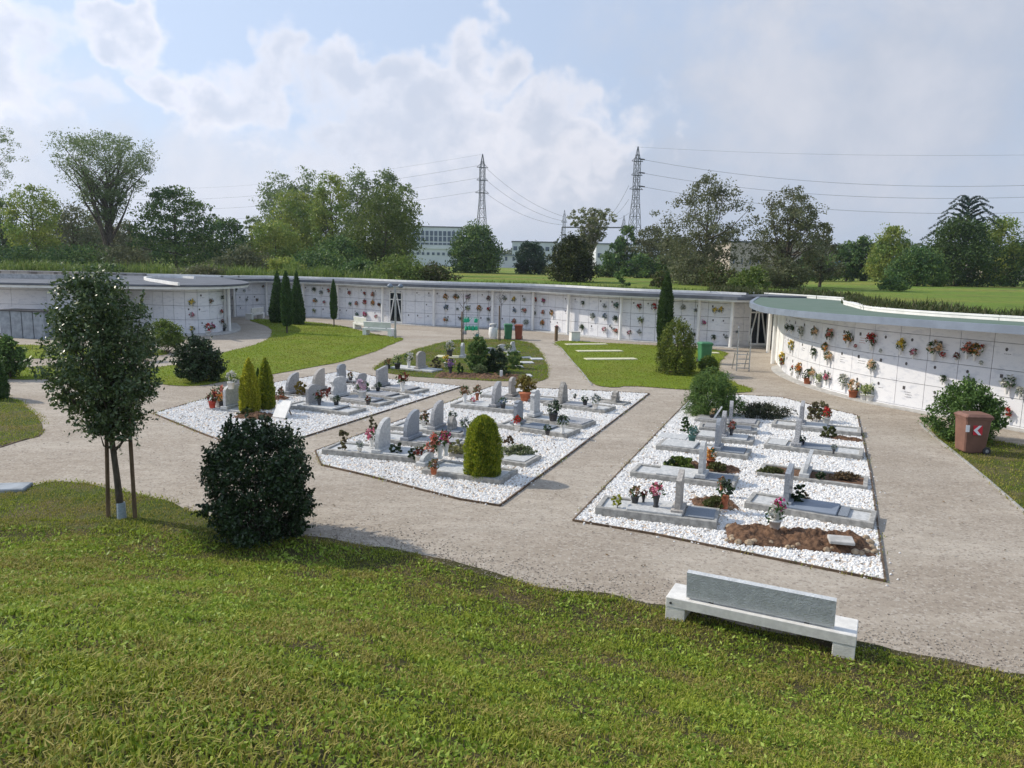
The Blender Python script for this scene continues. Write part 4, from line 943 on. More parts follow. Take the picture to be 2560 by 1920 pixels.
def mound_grass():
    r = np.random.default_rng(11); b = MB(); xs, ys = [], []
    for (y0, y1, dens) in ((1.6, 3.2, 5200), (3.2, 5, 3900), (5, 7.5, 2900), (7.5, 10.5, 2200), (10.5, 14.5, 1800)):
        xw = max(3.0, y1 * .80) + .6; A = (y1 - y0) * 2 * xw; n = int(A * dens)
        x = r.uniform(-xw, xw, n); y = r.uniform(y0, y1, n); ok = y < foot_y(x) + .02; xs.append(x[ok]); ys.append(y[ok])
    x, y = np.concatenate(xs), np.concatenate(ys)
    dn = noise2(x, y, .45, 5) * .6 + noise2(x, y, .16, 6) * .4; ok = r.uniform(0, 1, len(x)) < -.15 + dn * 1.8; x, y = x[ok], y[ok]
    hh = .025 + .03 * noise2(x, y, .7, 8) + .035 * noise2(x, y, .2, 18)
    blades(b, x, y, mound_z(x, y), hh, .0085 + .0005 * y, r, 1.0)
    b.build('grass', L_grass, kind='stuff')
    b = MB(); n = 170000; y = 1.8 + 11 * r.uniform(0, 1, n) ** 1.3; x = r.uniform(-1, 1, n) * (y * .8 + .8)
    ok = (y < foot_y(x)) & (noise2(x, y, .45, 9) * .35 + noise2(x, y, .16, 12) * .35 + r.uniform(0, .3, len(x)) > .50); x, y = x[ok], y[ok]; n = len(x)
    c = np.c_[x, y, mound_z(x, y) + r.uniform(.012, .05, n)]
    leaves(b, c, (.0105 + .0017 * y) * r.uniform(.7, 1.5, n), r, .40, .5, 0, .3)
    b.build('clover', L_clover, kind='stuff')
mound_grass()
def lawn_grass(names, mname, dens, h, w, seed, m, z=.014):
    r = np.random.default_rng(seed)
    for nm in names:
        p = LAWN[nm]; lo, hi = p.min(0), p.max(0); lo = np.maximum(lo, [-32, 0]); hi = np.minimum(hi, [22, 70]); A = np.prod(hi - lo); n = int(A * dens)
        x, y = r.uniform(lo[0], hi[0], n), r.uniform(lo[1], hi[1], n); ok = inpoly(x, y, p) & (y > foot_y(x)); x, y = x[ok], y[ok]
        ok = r.uniform(0, 1, len(x)) < .4 + 1.0 * noise2(x, y, .8, seed) * noise2(x, y, .3, 4) * 2; x, y = x[ok], y[ok]
        b = MB(); blades(b, x, y, np.full(len(x), z), h, w, r, .9); b.build(mname, m, kind='stuff')
lawn_grass(['front_lawn'], 'short_grass', 1300, .04, .011, 12, L_grass)
lawn_grass(['left_lawn', 'bin_lawn'], 'short_grass', 500, .045, .016, 13, L_grass)
lawn_grass(['rear_lawn'], 'lawn_grass', 130, .06, .035, 14, L_grass2)
lawn_grass(['plaque_lawn', 'grave_lawn'], 'lawn_grass', 190, .05, .03, 15, L_grass2)
lawn_grass(['hedge_lawn'], 'lawn_grass', 90, .06, .035, 16, L_grass2)
def field_weeds():
    r = np.random.default_rng(31); b = MB(); B = np.array(BACK); L = resample(B[(B[:, 1] > 10)], .05)
    def band(sel, n, d0, d1, h, w, m, name, thr=.35):
        q = L[r.integers(0, len(L), n)]; q = q[sel(q)]; R = np.linalg.norm(q, axis=1)[:, None]; d = r.uniform(0, 1, (len(q), 1)) ** 1.4 * (d1 - d0) + d0
        q = q * (R + d) / R + r.normal(size=q.shape) * .15; ok = noise2(q[:, 0], q[:, 1], 2.2, 7) > thr * r.uniform(.4, 1.3, len(q)); q = q[ok]
        b = MB(); blades(b, q[:, 0], q[:, 1], np.full(len(q), FIELD_Z), h * (.45 + .9 * noise2(q[:, 0], q[:, 1], 1.4, 3)), w, r, .6); b.build(name, m, kind='stuff')
    band(lambda q: (q[:, 0] > 12.5) & (q[:, 1] > 15), 110000, .1, 7.5, .50, .07, leafmat('hedge_weed', [(.035, .055, .014), (.06, .085, .02), (.10, .09, .04)], .3), 'weeds', .2)
    band(lambda q: (q[:, 0] < -10 - 9 * r.uniform(0, 1, len(q)) ** 2) & (q[:, 0] > -45), 60000, 1.0, 13, 1.0, .09, L_reed, 'tall_grass', .45)
    band(lambda q: (q[:, 0] > -6) & (q[:, 0] < 16) & (q[:, 1] > 40), 40000, .2, 9, .30, .06, L_reed, 'field_edge_grass')
field_weeds()

# ---------------------------------------------------------------- flowers
BQ = {}
def bq_meshes(kind, col, variant):
    key = (kind, col, variant)
    if key in BQ: return BQ[key]
    r = np.random.default_rng(abs(hash((kind, len(col), variant, col[0]))) % 99999 if False else sum(map(ord, kind + col)) * 7 + variant)
    out = []
    zc = {'wall': 0.0, 'vase': 0.36, 'pot': 0.30}[kind]
    def ball(n, rad, flat=1.0):
        q = norm(r.normal(size=(n, 3))) * r.uniform(.35, 1, (n, 1)) ** .5 * rad; q[:, 1] *= flat
        return q + [0, 0, zc]
    lob = norm(r.normal(size=(9, 3))) * [.11, .06, .12]
    b = MB()
    for q in lob + [0, 0, zc + .03]:
        k = 11; leaves(b, q + r.normal(size=(k, 3)) * .028, .034, r, .75, 0)
    fl = b
    b = MB(); leaves(b, ball(60, .19, .6), .05, r, .35, .4); lf = b
    v = MB()
    if kind == 'wall': v.lathe([(.028, -.30), (.034, -.28), (.052, -.10), (.058, -.09)], (0, 0, 0), 9)
    elif kind == 'vase': v.lathe([(.06, 0), (.065, .02), (.045, .06), (.075, .25), (.08, .26)], (0, 0, 0), 10)
    else: v.lathe([(.075, 0), (.08, .01), (.105, .17), (.115, .17), (.115, .20), (.10, .20)], (0, 0, 0), 12)
    BQ[key] = (fl, lf, v); return BQ[key]
MESHC = {}
def bouquet(loc, size, col, kind='wall', rz=0.0, label=None, group=None, pot=None, variant=0, cat='bouquet', name=None, leafm=None):
    key = (kind, col, variant, pot.name if pot else '', leafm.name if leafm else '')
    name = name or ('bouquet' if kind != 'pot' else 'potted_plant')
    root = thing(name, label, cat, loc, rz, group); root.scale = (size, size, size)
    if key not in MESHC:
        fl, lf, v = bq_meshes(kind, col, variant)
        a = fl.build('blossoms', FL[col], root); c = lf.build('leaves', leafm or L_bq, root)
        d = v.build('vase' if kind != 'pot' else 'pot', pot or M_potwhite, root); MESHC[key] = [(o.name.split('.')[0], o.data) for o in (a, c, d)]
    else:
        for nm, me in MESHC[key]:
            o = bpy.data.objects.new(nm, me); COL.objects.link(o); o.parent = root
    return root
ORD = 'first second third fourth fifth sixth seventh eighth ninth tenth eleventh twelfth thirteenth fourteenth fifteenth sixteenth seventeenth eighteenth nineteenth twentieth twenty-first twenty-second twenty-third twenty-fourth twenty-fifth'.split()
def wallhit(line, z, X, Y):
    d = ray(z, X, Y); best = None
    for a, c in zip(line[:-1], line[1:]):
        e = c - a; M = np.array([[d[0], -e[0]], [d[1], -e[1]]])
        if abs(np.linalg.det(M)) < 1e-9: continue
        t, s = np.linalg.solve(M, a)
        if 0 <= s <= 1 and t > 0 and (best is None or t < best[0]): best = (t, math.atan2(e[1], e[0]))
    if best is None: return None
    t, rz = best; return np.array([d[0] * t, d[1] * t, CAM_H + d[2] * t]), rz
def wall_flowers(line, items, wname, gname):
    rows = {'top': [], 'middle': [], 'bottom': []}
    for it in items:
        h = wallhit(line, *it[:3])
        if h is None: continue
        p, rz = h; z = p[2]; rows['top' if z > 1.66 else 'middle' if z > .93 else 'bottom'].append((it, p, rz))
    i = 0
    for rn, L in rows.items():
        L.sort(key=lambda q: ray(*q[0][:3])[0] / ray(*q[0][:3])[1])
        for k, ((z, X, Y, s, col), p, rz) in enumerate(L):
            n = np.array([math.sin(rz), -math.cos(rz), 0]); q = p + n * .13; q[2] = max(q[2], .33 * s)
            w = 'flower' if False else 'one'
            bouquet(q, s * (.97 if line is WINGW else .78), col, 'wall', rz, f"{col} bouquet on the {rn} row of the {wname}, {ORD[min(k, 24)]} from the left", gname, variant=i % 3); i += 1
wall_flowers(WINGW, [('5', *t) for t in [
    (208, 345, 1.0, 'purple'), (250, 395, .9, 'dark green'), (290, 402, .9, 'dark green'), (368, 430, 1.2, 'white'), (480, 435, 1.1, 'cream'), (605, 452, 1.3, 'coral'),
    (765, 480, 1.3, 'orange'), (958, 497, 1.35, 'red'), (1200, 545, 1.15, 'yellow'), (1305, 603, .8, 'pink'), (1478, 568, 1.5, 'cream'), (1550, 628, .6, 'red'), (1665, 635, .65, 'dark red'),
    (1755, 570, 1.2, 'coral'), (1822, 585, 1.2, 'orange'), (1885, 556, .45, 'red'), (202, 500, 1.1, 'cream'), (208, 660, 1.5, 'yellow'), (205, 690, 1.0, 'red'), (282, 550, 1.2, 'yellow'), (468, 600, 1.0, 'dark green'), (565, 565, 1.1, 'orange'), (595, 640, 1.2, 'cream'),
    (955, 712, 1.1, 'cream'), (345, 738, 1.25, 'orange'), (455, 778, 1.15, 'cream'), (585, 808, 1.2, 'pink'), (722, 838, 1.3, 'white'), (1548, 822, .75, 'dark green'), (1760, 838, .8, 'grey'),
    (2095, 850, 1.35, 'white'), (2086, 1110, .9, 'red'), (2200, 930, .8, 'white'), (825, 555, .45, 'red'), (1030, 590, .4, 'white'), (1870, 690, .4, 'white')]],
    'green roofed wing', 'bouquets on the wall of the wing')
wall_flowers(MAINW, [('2', *t) for t in [
    (305, 290, 1.1, 'dark green'), (375, 300, .8, 'grey'), (290, 362, 1.0, 'blue'), (395, 375, .9, 'grey'), (485, 378, .9, 'brown'), (300, 468, .9, 'dark green'), (540, 262, .8, 'brown'),
    (835, 292, .9, 'brown'), (990, 288, 1.4, 'dark green'), (1050, 315, 1.3, 'grey'), (1115, 300, 1.1, 'red'), (1000, 385, 1.4, 'orange'), (1080, 397, 1.1, 'pink'), (990, 472, 1.2, 'lime'), (868, 380, .8, 'red'),
    (1300, 320, 1.2, 'red'), (1432, 325, 1.1, 'red'), (1500, 332, 1.4, 'coral'), (1305, 412, 1.1, 'teal'), (1360, 410, 1.3, 'coral'), (1433, 400, 1.5, 'red'), (1500, 405, 1.5, 'orange'), (1556, 418, 1.2, 'dark red'),
    (1365, 505, 1.1, 'teal'), (1433, 502, 1.6, 'magenta'), (1530, 522, 1.1, 'pink'), (2125, 352, 1.5, 'orange'), (2200, 350, 1.2, 'brown'), (2130, 447, 1.4, 'blue'), (2125, 547, 1.3, 'orange')]] +
    [('3', *t) for t in [(215, 352, 1.5, 'orange'), (312, 355, 1.4, 'lilac'), (490, 365, 1.2, 'dark red'), (220, 458, .8, 'grey'), (308, 450, 1.4, 'lime'), (410, 450, 1.5, 'orange'), (492, 460, 1.2, 'red'),
    (250, 540, 1.0, 'dark green'), (487, 545, 1.0, 'grey'), (630, 366, 1.2, 'grey'), (710, 376, 1.3, 'yellow'), (802, 378, 1.0, 'white'), (896, 378, 1.2, 'red'), (972, 384, 1.3, 'magenta'), (717, 470, 1.1, 'blue'), (800, 468, 1.4, 'coral'),
    (888, 492, 1.1, 'dark green'), (968, 486, 1.2, 'coral'), (1043, 492, 1.4, 'orange'), (710, 562, 1.4, 'coral'), (815, 568, 1.6, 'white'), (962, 576, 1.5, 'orange'), (1310, 405, 1.1, 'dark green'), (1500, 433, 1.0, 'grey'), (1598, 425, 1.4, 'teal'),
    (1395, 518, 1.4, 'grey'), (1500, 518, 1.3, 'blue'), (1590, 538, 1.4, 'dark green'), (1303, 612, 1.5, 'dark green'), (1495, 632, 1.2, 'pink'), (1590, 643, 1.3, 'coral'), (1090, 628, 1.1, 'red'), (1550, 605, .7, 'blue'),
    (1795, 436, 1.35, 'red'), (1920, 438, 1.5, 'red'), (1805, 553, 1.5, 'lime'), (1710, 660, 1.2, 'pink'), (1795, 655, 1.1, 'grey')]] +
    [('4', *t) for t in [(655, 565, 1.3, 'white'), (795, 600, .9, 'grey'), (890, 735, 1.1, 'magenta'), (1010, 600, 1.3, 'yellow'), (1080, 597, 1.3, 'yellow'), (775, 865, 1.0, 'dark green'), (992, 895, 1.2, 'dark green'), (1140, 895, .9, 'grey'), (1235, 840, .7, 'blue')]],
    'long far wall', 'bouquets on the long far wall')
wall_flowers(DR, [('1', *t) for t in [(1658, 402, 1.5, 'yellow'), (1815, 388, 1.2, 'brown'), (1905, 358, 1.0, 'dark green'), (1660, 508, 1.2, 'pink'), (1900, 480, 1.0, 'red'), (1663, 632, 1.2, 'yellow'), (1905, 565, 1.1, 'dark red'), (1828, 608, 1.3, 'magenta')]],
    'round building', 'bouquets on the round building')
def pot_at(z, X, Y, s, col, label, kind='pot', pot=None, h=0.0, group=None, leafm=None, var=0):
    return bouquet(P(z, X, Y, h), s, col, kind, 0.3, label, group, pot, var, 'plant pot' if kind == 'pot' else 'vase', leafm=leafm)
G1 = 'pots along the foot of the wing'
pot_at('5', 275, 815, 1.1, 'red', 'red flowers in a pot at the left end of the wing foot', group=G1)
pot_at('5', 320, 838, 1.0, 'grey', 'faded pot plant squeezed between the red pot and terracotta one', group=G1)
pot_at('5', 345, 842, 1.0, 'orange', 'tall white vase of orange flowers on the paving by the wing', 'vase', group=G1)
pot_at('5', 393, 875, 1.35, 'dark green', 'green plant in a terracotta pot by the left part of the wing', pot=M_terracotta, group=G1)
pot_at('5', 492, 905, 1.25, 'lime', 'green and white plant in a white pot by the wing', group=G1)
pot_at('5', 775, 990, 1.5, 'cream', 'cream flowers in a terracotta pot, rightmost cluster by the wing', pot=M_terracotta, group=G1)
pot_at('5', 868, 1010, 1.25, 'lime', 'leafy green plant in a white pot right of the terracotta pot', group=G1, leafm=L_light)
pot_at('5', 918, 1018, 1.35, 'lime', 'rightmost white pot by the wing under the hot pink flowers', group=G1, leafm=L_light)
bouquet(P('5', 940, 990) + [0, 0, .35], 1.2, 'magenta', 'vase', 0, 'ball of hot pink flowers standing above the rightmost white pot', G1, None, 1, 'vase')
pot_at('1', 1800, 688, 1.5, 'red', 'red flowers on the paving at the foot of the round building', group='pots by the round building')
pot_at('1', 1932, 655, 1.2, 'grey', 'dark pot beside the columns of the round building', pot=M_dark, group='pots by the round building')
pot_at('3', 1445, 700, 1.2, 'dark red', 'dark red pot plant at the foot of the far wall behind the white stone box', group='pots by the long far wall')
pot_at('3', 1535, 705, 1.4, 'white', 'white flowers in a pot at the foot of the far wall', group='pots by the long far wall')
pot_at('3', 1120, 655, 1.2, 'grey', 'greyish dried plant at the foot of the far wall by the wooden post', group='pots by the long far wall')

# ---------------------------------------------------------------- white gravel beds
BEDS = {
    'left': W('0', [(383, 1035), (560, 985), (700, 955), (869, 927), (963, 948), (1157, 967), (750, 1097), (636, 1134), (510, 1087)]),
    'middle': W('0', [(788, 1129), (1000, 1052), (1229, 967), (1430, 975), (1623, 985), (1430, 1132), (1249, 1266), (1150, 1250), (1054, 1226), (920, 1191), (804, 1164)]),
    'right': W('0', [(1433, 1303), (1560, 1170), (1705, 1019), (1735, 990), (1846, 988), (1957, 995), (1998, 1006), (2143, 1040), (2175, 1180), (2213, 1455), (1900, 1392), (1640, 1338)])}
def hexstones(P3, s, r):
    """low rounded pebbles: six sided, domed"""
    n = len(P3); an = np.arange(6) * math.pi / 3; rot = r.uniform(0, 6.28, (n, 1)); k = r.uniform(.7, 1.25, (n, 6)); asp = r.uniform(.6, 1, (n, 1))
    x = np.cos(an + rot) * k * s[:, None]; y = np.sin(an + rot) * k * s[:, None] * asp
    lo = np.stack([P3[:, 0:1] + x, P3[:, 1:2] + y, np.repeat(P3[:, 2:3], 6, 1) + 0 * x], -1)
    tilt = r.normal(size=(n, 2)) * .25
    tx, ty = x * .55, y * .55
    hi = np.stack([P3[:, 0:1] + tx, P3[:, 1:2] + ty, P3[:, 2:3] + s[:, None] * .75 + tx * tilt[:, :1] + ty * tilt[:, 1:]], -1)
    V = np.concatenate([lo, hi], 1); base = np.arange(n)[:, None] * 12
    side = np.concatenate([base + np.array([[j, (j + 1) % 6, 6 + (j + 1) % 6, 6 + j]]) for j in range(6)], 0)
    return V.reshape(-1, 3), side, base + np.arange(6, 12)[None, :]
for k, (nm, pts) in enumerate(BEDS.items()):
    pl = np.array([p[:2] for p in pts]); r = np.random.default_rng(50 + k)
    b = MB(); b.poly(np.c_[pl, np.full(len(pl), .012)]); b.build('gravel_bed', G_base, kind='structure')
    lo, hi = pl.min(0), pl.max(0); dens = {'left': 420, 'middle': 560, 'right': 700}[nm]; n = int(np.prod(hi - lo) * dens)
    q = r.uniform(lo, hi, (n, 2)); q = q[inpoly(q[:, 0], q[:, 1], pl)]
    q = q[noise2(q[:, 0], q[:, 1], .9, 5) * .45 + noise2(q[:, 0], q[:, 1], .22, 6) * .35 + r.uniform(0, .25, len(q)) > (.26 if nm == 'left' else .21)]
    s = r.uniform(.016, .036, len(q)) * (1.1 if nm == 'left' else 1)
    V, F4, F6 = hexstones(np.c_[q, np.full(len(q), .010)], s, r); b = MB(); b.add(V, F4); b.F.append((F6, 0, False)); b.build('white_gravel', G_stone, kind='stuff')
    b = MB(); m = len(pl)
    for i in range(m):
        a, c = pl[i], pl[(i + 1) % m]; d = c - a; L = np.linalg.norm(d); n_ = np.array([-d[1], d[0]]) / L
        mid = (a + c) / 2; b.box((mid[0], mid[1], .012), (L + .01, .03, .055), math.atan2(d[1], d[0]))
    o = b.build('bed_edging', M_edging); tagset(o, f'dark brown edging strip round the {nm} bed of white gravel', 'edging')

# ---------------------------------------------------------------- graves
def headprof(kind, w, h, r):
    if kind == 'round': return [(-w / 2, 0), (w / 2, 0), (w / 2, h * .72)] + [(w / 2 * math.cos(a), h * .72 + h * .28 * math.sin(a)) for a in np.linspace(.3, math.pi - .3, 7)] + [(-w / 2, h * .72)]
    if kind == 'sail': return [(-w * .5, 0), (w * .5, 0), (w * .5, h * .96), (w * .38, h), (w * .15, h * .97), (-w * .12, h * .88), (-w * .32, h * .72), (-w * .44, h * .50), (-w * .5, h * .25)]
    if kind == 'slant': return [(-w / 2, 0), (w / 2, 0), (w / 2, h), (w * .3, h), (-w / 2, h * .84)]
    if kind == 'taper': return [(-w * .5, 0), (w * .5, 0), (w * .28, h * .6), (w * .22, h), (-w * .1, h * .97), (-w * .25, h * .55)]
    if kind == 'rect': return [(-w / 2, 0), (w / 2, 0), (w / 2, h * .96), (w * .42, h), (-w * .42, h), (-w / 2, h * .96)]
    if kind == 'urn': return [(-w * .5, 0), (w * .5, 0), (w * .42, h * .12), (w * .42, h * .70), (w * .5, h * .78), (w * .32, h * .86), (w * .36, h * .95), (w * .15, h), (-w * .15, h), (-w * .36, h * .95), (-w * .32, h * .86), (-w * .5, h * .78), (-w * .42, h * .7), (-w * .42, h * .12)]
    if kind == 'wave': return [(-w * .45, 0), (w * .45, 0), (w * .5, h * .3), (w * .4, h * .55), (w * .48, h * .8), (w * .3, h * .97), (0, h), (-w * .35, h * .95), (-w * .5, h * .75), (-w * .4, h * .5), (-w * .5, h * .25)]
    n = 11; return [(w / 2 * (1 - 2 * t) * -1 if False else -w / 2 + w * t, 0) for t in (0, 1)] + [(w / 2 * math.cos(a) * r.uniform(.7, 1.05), h * (.35 + .65 * math.sin(a)) * r.uniform(.82, 1.02)) for a in np.linspace(.05, math.pi - .05, n)]
def grave(label, z, L, R, w=.85, kh=.15, fill=None, cover=None, inset=None, heads=(), seed=0, kerb=None, name='grave', solid=False, soil=False, group='graves with kerbs in the gravel beds'):
    """kerb from front-left corner L to front-right corner R; heads: list of dict(z,x,yb,yt,w,k,m)"""
    r = np.random.default_rng(seed + 300); A, B = P(z, *L), P(z, *R); d = (B - A)[:2]; ln = float(np.linalg.norm(d)); u = d / ln; v = np.array([-u[1], u[0]])
    rz = math.atan2(u[1], u[0]); root = thing(name, label, 'grave', (A[0], A[1], 0), rz, group); km = kerb or M_kerbst
    b = MB()
    if solid: b.bbox((ln / 2, w / 2, kh / 2), (ln, w, kh), .012)
    else:
        t = .10
        for c, s in (((ln / 2, t / 2), (ln, t)), ((ln / 2, w - t / 2), (ln, t)), ((t / 2, w / 2), (t, w - 2 * t - .004)), ((ln - t / 2, w / 2), (t, w - 2 * t - .004))): b.bbox((c[0], c[1], kh / 2), (s[0], s[1], kh), .01)
    b.build('kerb', km, root)
    if not solid:
        b = MB(); b.box((ln / 2, w / 2, kh / 2 - .02), (ln - .2, w - .2, kh - .03)); b.build('bed', fill or M_palestone, root)
    if soil: pass
    if cover:
        for c0, c1, ch, m in cover:
            b = MB(); b.bbox((ln * (c0 + c1) / 2, w / 2, kh + ch / 2 + .002), (ln * (c1 - c0), w - .10, ch), .012); b.build('cover_slab', m, root)
    if inset:
        for c0, c1, m in inset:
            b = MB(); b.box((ln * (c0 + c1) / 2, w / 2, kh + .006), (ln * (c1 - c0), w - .22, .014)); b.build('inset_panel', m, root)
    for hd in heads:
        q = P(hd.get('z', z), hd['x'], hd['yb'], kh); o = A[:2] + v * (w / 2 + hd.get('t', 0)); dr = q[:2] / np.linalg.norm(q[:2])
        s = float(np.linalg.solve(np.array([[u[0], -dr[0]], [u[1], -dr[1]]]), -o)[0]); wp = o + u * s
        top = float(atY(hd.get('z', z), hd['x'], hd['yt'], wp[1])[2]); h = max(.25, top - kh); base = kh + hd.get('up', .0)
        b = MB(); hw = hd.get('w', .55); th = hd.get('th', .10); tl = hd.get('tilt', 0)
        zz = np.array([tl, 0, 1.0]); 
        if hd.get('foot', True): b.bbox((s, w / 2, kh + .045), (th + .14, hw + .12, .085), .01); base = kh + .085; h -= .085
        b.slab(headprof(hd['k'], hw, h, r), (s, w / 2 + hd.get('t', 0), base), (0, 1, 0), zz, th)
        ho = b.build('headstone', hd.get('m', [M_granite, M_warmst, M_palestone, M_bluest, M_granite][seed % 5]), root)
        if hd.get('photo', True):
            for sg in (-1,):
                b = MB(); b.slab([(math.cos(a) * .045, math.sin(a) * .06) for a in np.arange(10) * .628], (s + sg * (th / 2 + .004) * 1.0 + tl * h * .7, w / 2, base + h * .70), (0, 1, 0), (0, 0, 1), .012); b.build('portrait', M_photo, ho)
    return root, (A, u, v, ln, kh)
H_ = lambda x, yb, yt, k, w=.55, **o: dict(x=x, yb=yb, yt=yt, k=k, w=w, **o)
# right bed, left column (front to back)
grave('long grave nearest the bench with slanting thin headstone, yellow plant and pink flowers', '8', (180, 888), (1000, 992), .85, .17, M_palestone, [(.26, .72, .04, M_palestone)], [(.74, .97, M_blueg)], [H_(745, 870, 595, 'slant', .5)], 1)
grave('second grave of the left column, tall plain headstone and blue gravel frame at its right', '8', (415, 632), (1120, 722), .85, .14, M_palestone, [(.25, .62, .035, M_palestone)], [(.72, .96, M_blueg)], [H_(900, 640, 385, 'round', .45)], 2)
grave('grave with worn pale slab left and dark grid panel right of its headstone', '8', (590, 447), (1210, 520), .85, .14, M_palestone, [(.05, .42, .03, M_palestone)], [(.68, .95, M_blueg)], [H_(1008, 450, 230, 'round', .45)], 3)
grave('grave with the second tallest thin headstone of the right bed, one grave nearer', '8', (830, 380), (1245, 422), .8, .13, M_granite, [(.1, .9, .03, M_palestone)], None, [H_(1045, 378, 180, 'round', .45)], 4)
grave('grave with the tallest thin rounded headstone of the right bed', '8', (880, 318), (1275, 350), .7, .12, M_granite, [(.1, .9, .03, M_granite)], None, [H_(1088, 372, 112, 'round', .45)], 5)
grave('striped dark slab grave with a white leaning stone, right below the spiky shrub', '8', (850, 258), (1280, 300), .8, .11, M_granite, [(.05, .95, .03, M_granite)], None, [H_(985, 245, 150, 'taper', .3, tilt=.55, th=.05, m=M_white, foot=False, photo=False)], 6)
grave('small flat pale slab at the left edge of the right bed', '8', (600, 365), (795, 385), .6, .05, solid=True, kerb=M_palestone, seed=7)
# right bed, right column
grave('long pale grave along the right edge with thin headstone and blue raised slab', '8', (1185, 845), (2060, 992), .85, .15, M_palestone, [(.33, .72, .04, M_fascia)], [(.73, .80, M_blueg)], [H_(1475, 850, 552, 'slant', .45)], 8)
grave('grave with tapering headstone on a wide foot, third from the front in the right column', '8', (1320, 440), (1985, 520), .9, .14, M_palestone, None, [(.30, .72, M_blueg), (.03, .22, M_palestone)], [H_(1545, 412, 240, 'taper', .5, th=.12)], 9)
grave('rearmost grave of the right column, its headstone half hidden by dry bouquets', '8', (1370, 300), (1975, 362), .85, .14, M_palestone, [(.3, .62, .03, M_palestone)], None, [H_(1572, 278, 120, 'slant', .5)], 10)
grave('earth grave with a white sail shaped stone between grass and dirt', '8', (1272, 622), (2020, 722), .95, .10, M_soil, None, None, [H_(1600, 640, 455, 'sail', .75, th=.08, m=M_palestone, photo=False, tilt=.18)], 11)
# middle bed
grave('front left grave of the middle bed with tall sail shaped headstone and dry plants', '7', (60, 597), (650, 655), .9, .15, M_palestone, [(.62, .96, .03, M_palestone)], None, [H_(445, 590, 372, 'sail', .68)], 12)
grave('second sail headstone grave of the middle bed, behind the front left one', '7', (375, 520), (890, 580), .85, .14, M_palestone, [(.55, .95, .03, M_granite)], None, [H_(625, 508, 320, 'sail', .7)], 13)
grave('third and tallest sail headstone grave of the middle bed, grey panel at its right', '7', (490, 445), (940, 498), .85, .14, M_palestone, None, [(.62, .93, M_blueg)], [H_(785, 443, 260, 'sail', .6), H_(880, 420, 348, 'rock', .35, m=M_rock, th=.15, foot=False, photo=False)], 14)
grave('grave with a wavy rock topped headstone and dark bouquet, back left of the middle bed', '7', (868, 303), (1260, 345), .9, .15, M_palestone, [(.25, .60, .03, M_palestone)], None, [H_(1158, 288, 138, 'sail', .5, th=.12)], 15)
grave('grave with slim rounded headstone left of the big yellow potted plant', '7', (1055, 238), (1560, 285), .85, .12, M_palestone, [(.05, .3, .03, M_palestone)], None, [H_(1258, 268, 106, 'round', .5)], 16)
grave('grave with urn topped headstone in the centre of the middle bed', '7', (1330, 388), (1700, 442), .9, .14, M_palestone, [(.55, .97, .03, M_granite)], None, [H_(1400, 368, 188, 'urn', .42, th=.14)], 17)
grave('grave with low stepped headstone and red flowers, dark panel beside it', '7', (1160, 432), (1600, 497), .9, .14, M_palestone, None, [(.34, .70, M_blueg)], [H_(1295, 418, 256, 'urn', .42, th=.12)], 18)
grave('grave with rough rock headstone at the back of the middle bed', '7', (1450, 292), (1840, 342), .9, .14, M_palestone, None, [(.30, .70, M_granite)], [H_(1575, 268, 136, 'rock', .5, m=M_rock, th=.16, foot=False)], 19)
grave('small grave with a low split rock in the back right corner of the middle bed', '7', (1770, 268), (1960, 292), .6, .08, M_rock, None, None, [H_(1905, 280, 192, 'rock', .35, m=M_rock, th=.18, foot=False, photo=False)], 20)
grave('front grave with pebbles, a leaf shaped stone and the clipped golden conifer', '7', (688, 722), (1185, 792), 1.0, .13, M_palestone, None, None, [H_(720, 700, 588, 'sail', .5, th=.10, photo=False, m=M_palestone)], 21)
grave('grave behind the clipped golden conifer covered by pale flowers', '7', (860, 612), (1345, 683), .9, .12, M_palestone, None, [(.7, .95, M_palestone)], [], 22)
# left bed
grave('grave at the left corner of the left bed with rounded pale headstone and red flowers', '6', (395, 400), (650, 425), .85, .08, None, None, None, [H_(590, 400, 222, 'round', .80, t=.0, m=M_palestone)], 23, kerb=M_palestone, solid=True)
grave('large grave with dark headstone and white oval photo, front of the left bed', '6', (935, 392), (1385, 448), .95, .13, M_palestone, [(.2, .75, .05, M_palestone)], None, [H_(1145, 380, 222, 'round', .62)], 24)
grave('grave with sail headstone and yellow plant at the back left of the left bed', '6', (900, 300), (1180, 322), .85, .07, M_soil, None, None, [H_(1000, 292, 146, 'sail', .72)], 25)
grave('grave with rounded headstone behind the white photo grave', '6', (1070, 278), (1290, 296), .8, .07, M_soil, None, None, [H_(1180, 262, 116, 'sail', .7)], 26)
grave('grave with two small dark photos on a cross like headstone in the left bed', '6', (1255, 340), (1600, 385), .85, .12, M_palestone, [(.2, .8, .04, M_granite)], None, [H_(1322, 312, 168, 'wave', .75)], 27)
grave('grave with the tallest round topped headstone at the back of the left bed', '6', (1250, 222), (1440, 236), .7, .07, M_soil, None, None, [H_(1338, 215, 82, 'wave', .6)], 28)
grave('grave with small wavy headstone and a pink and white bouquet in the left bed', '6', (1395, 302), (1705, 342), .85, .12, M_palestone, [(.25, .8, .03, M_granite)], None, [H_(1475, 268, 146, 'wave', .55)], 29)
grave('grave with upright rectangular dark headstone at the right end of the left bed', '6', (1540, 262), (1850, 298), .9, .12, M_palestone, [(.3, .8, .04, M_granite)], None, [H_(1618, 246, 100, 'slant', .62)], 30)
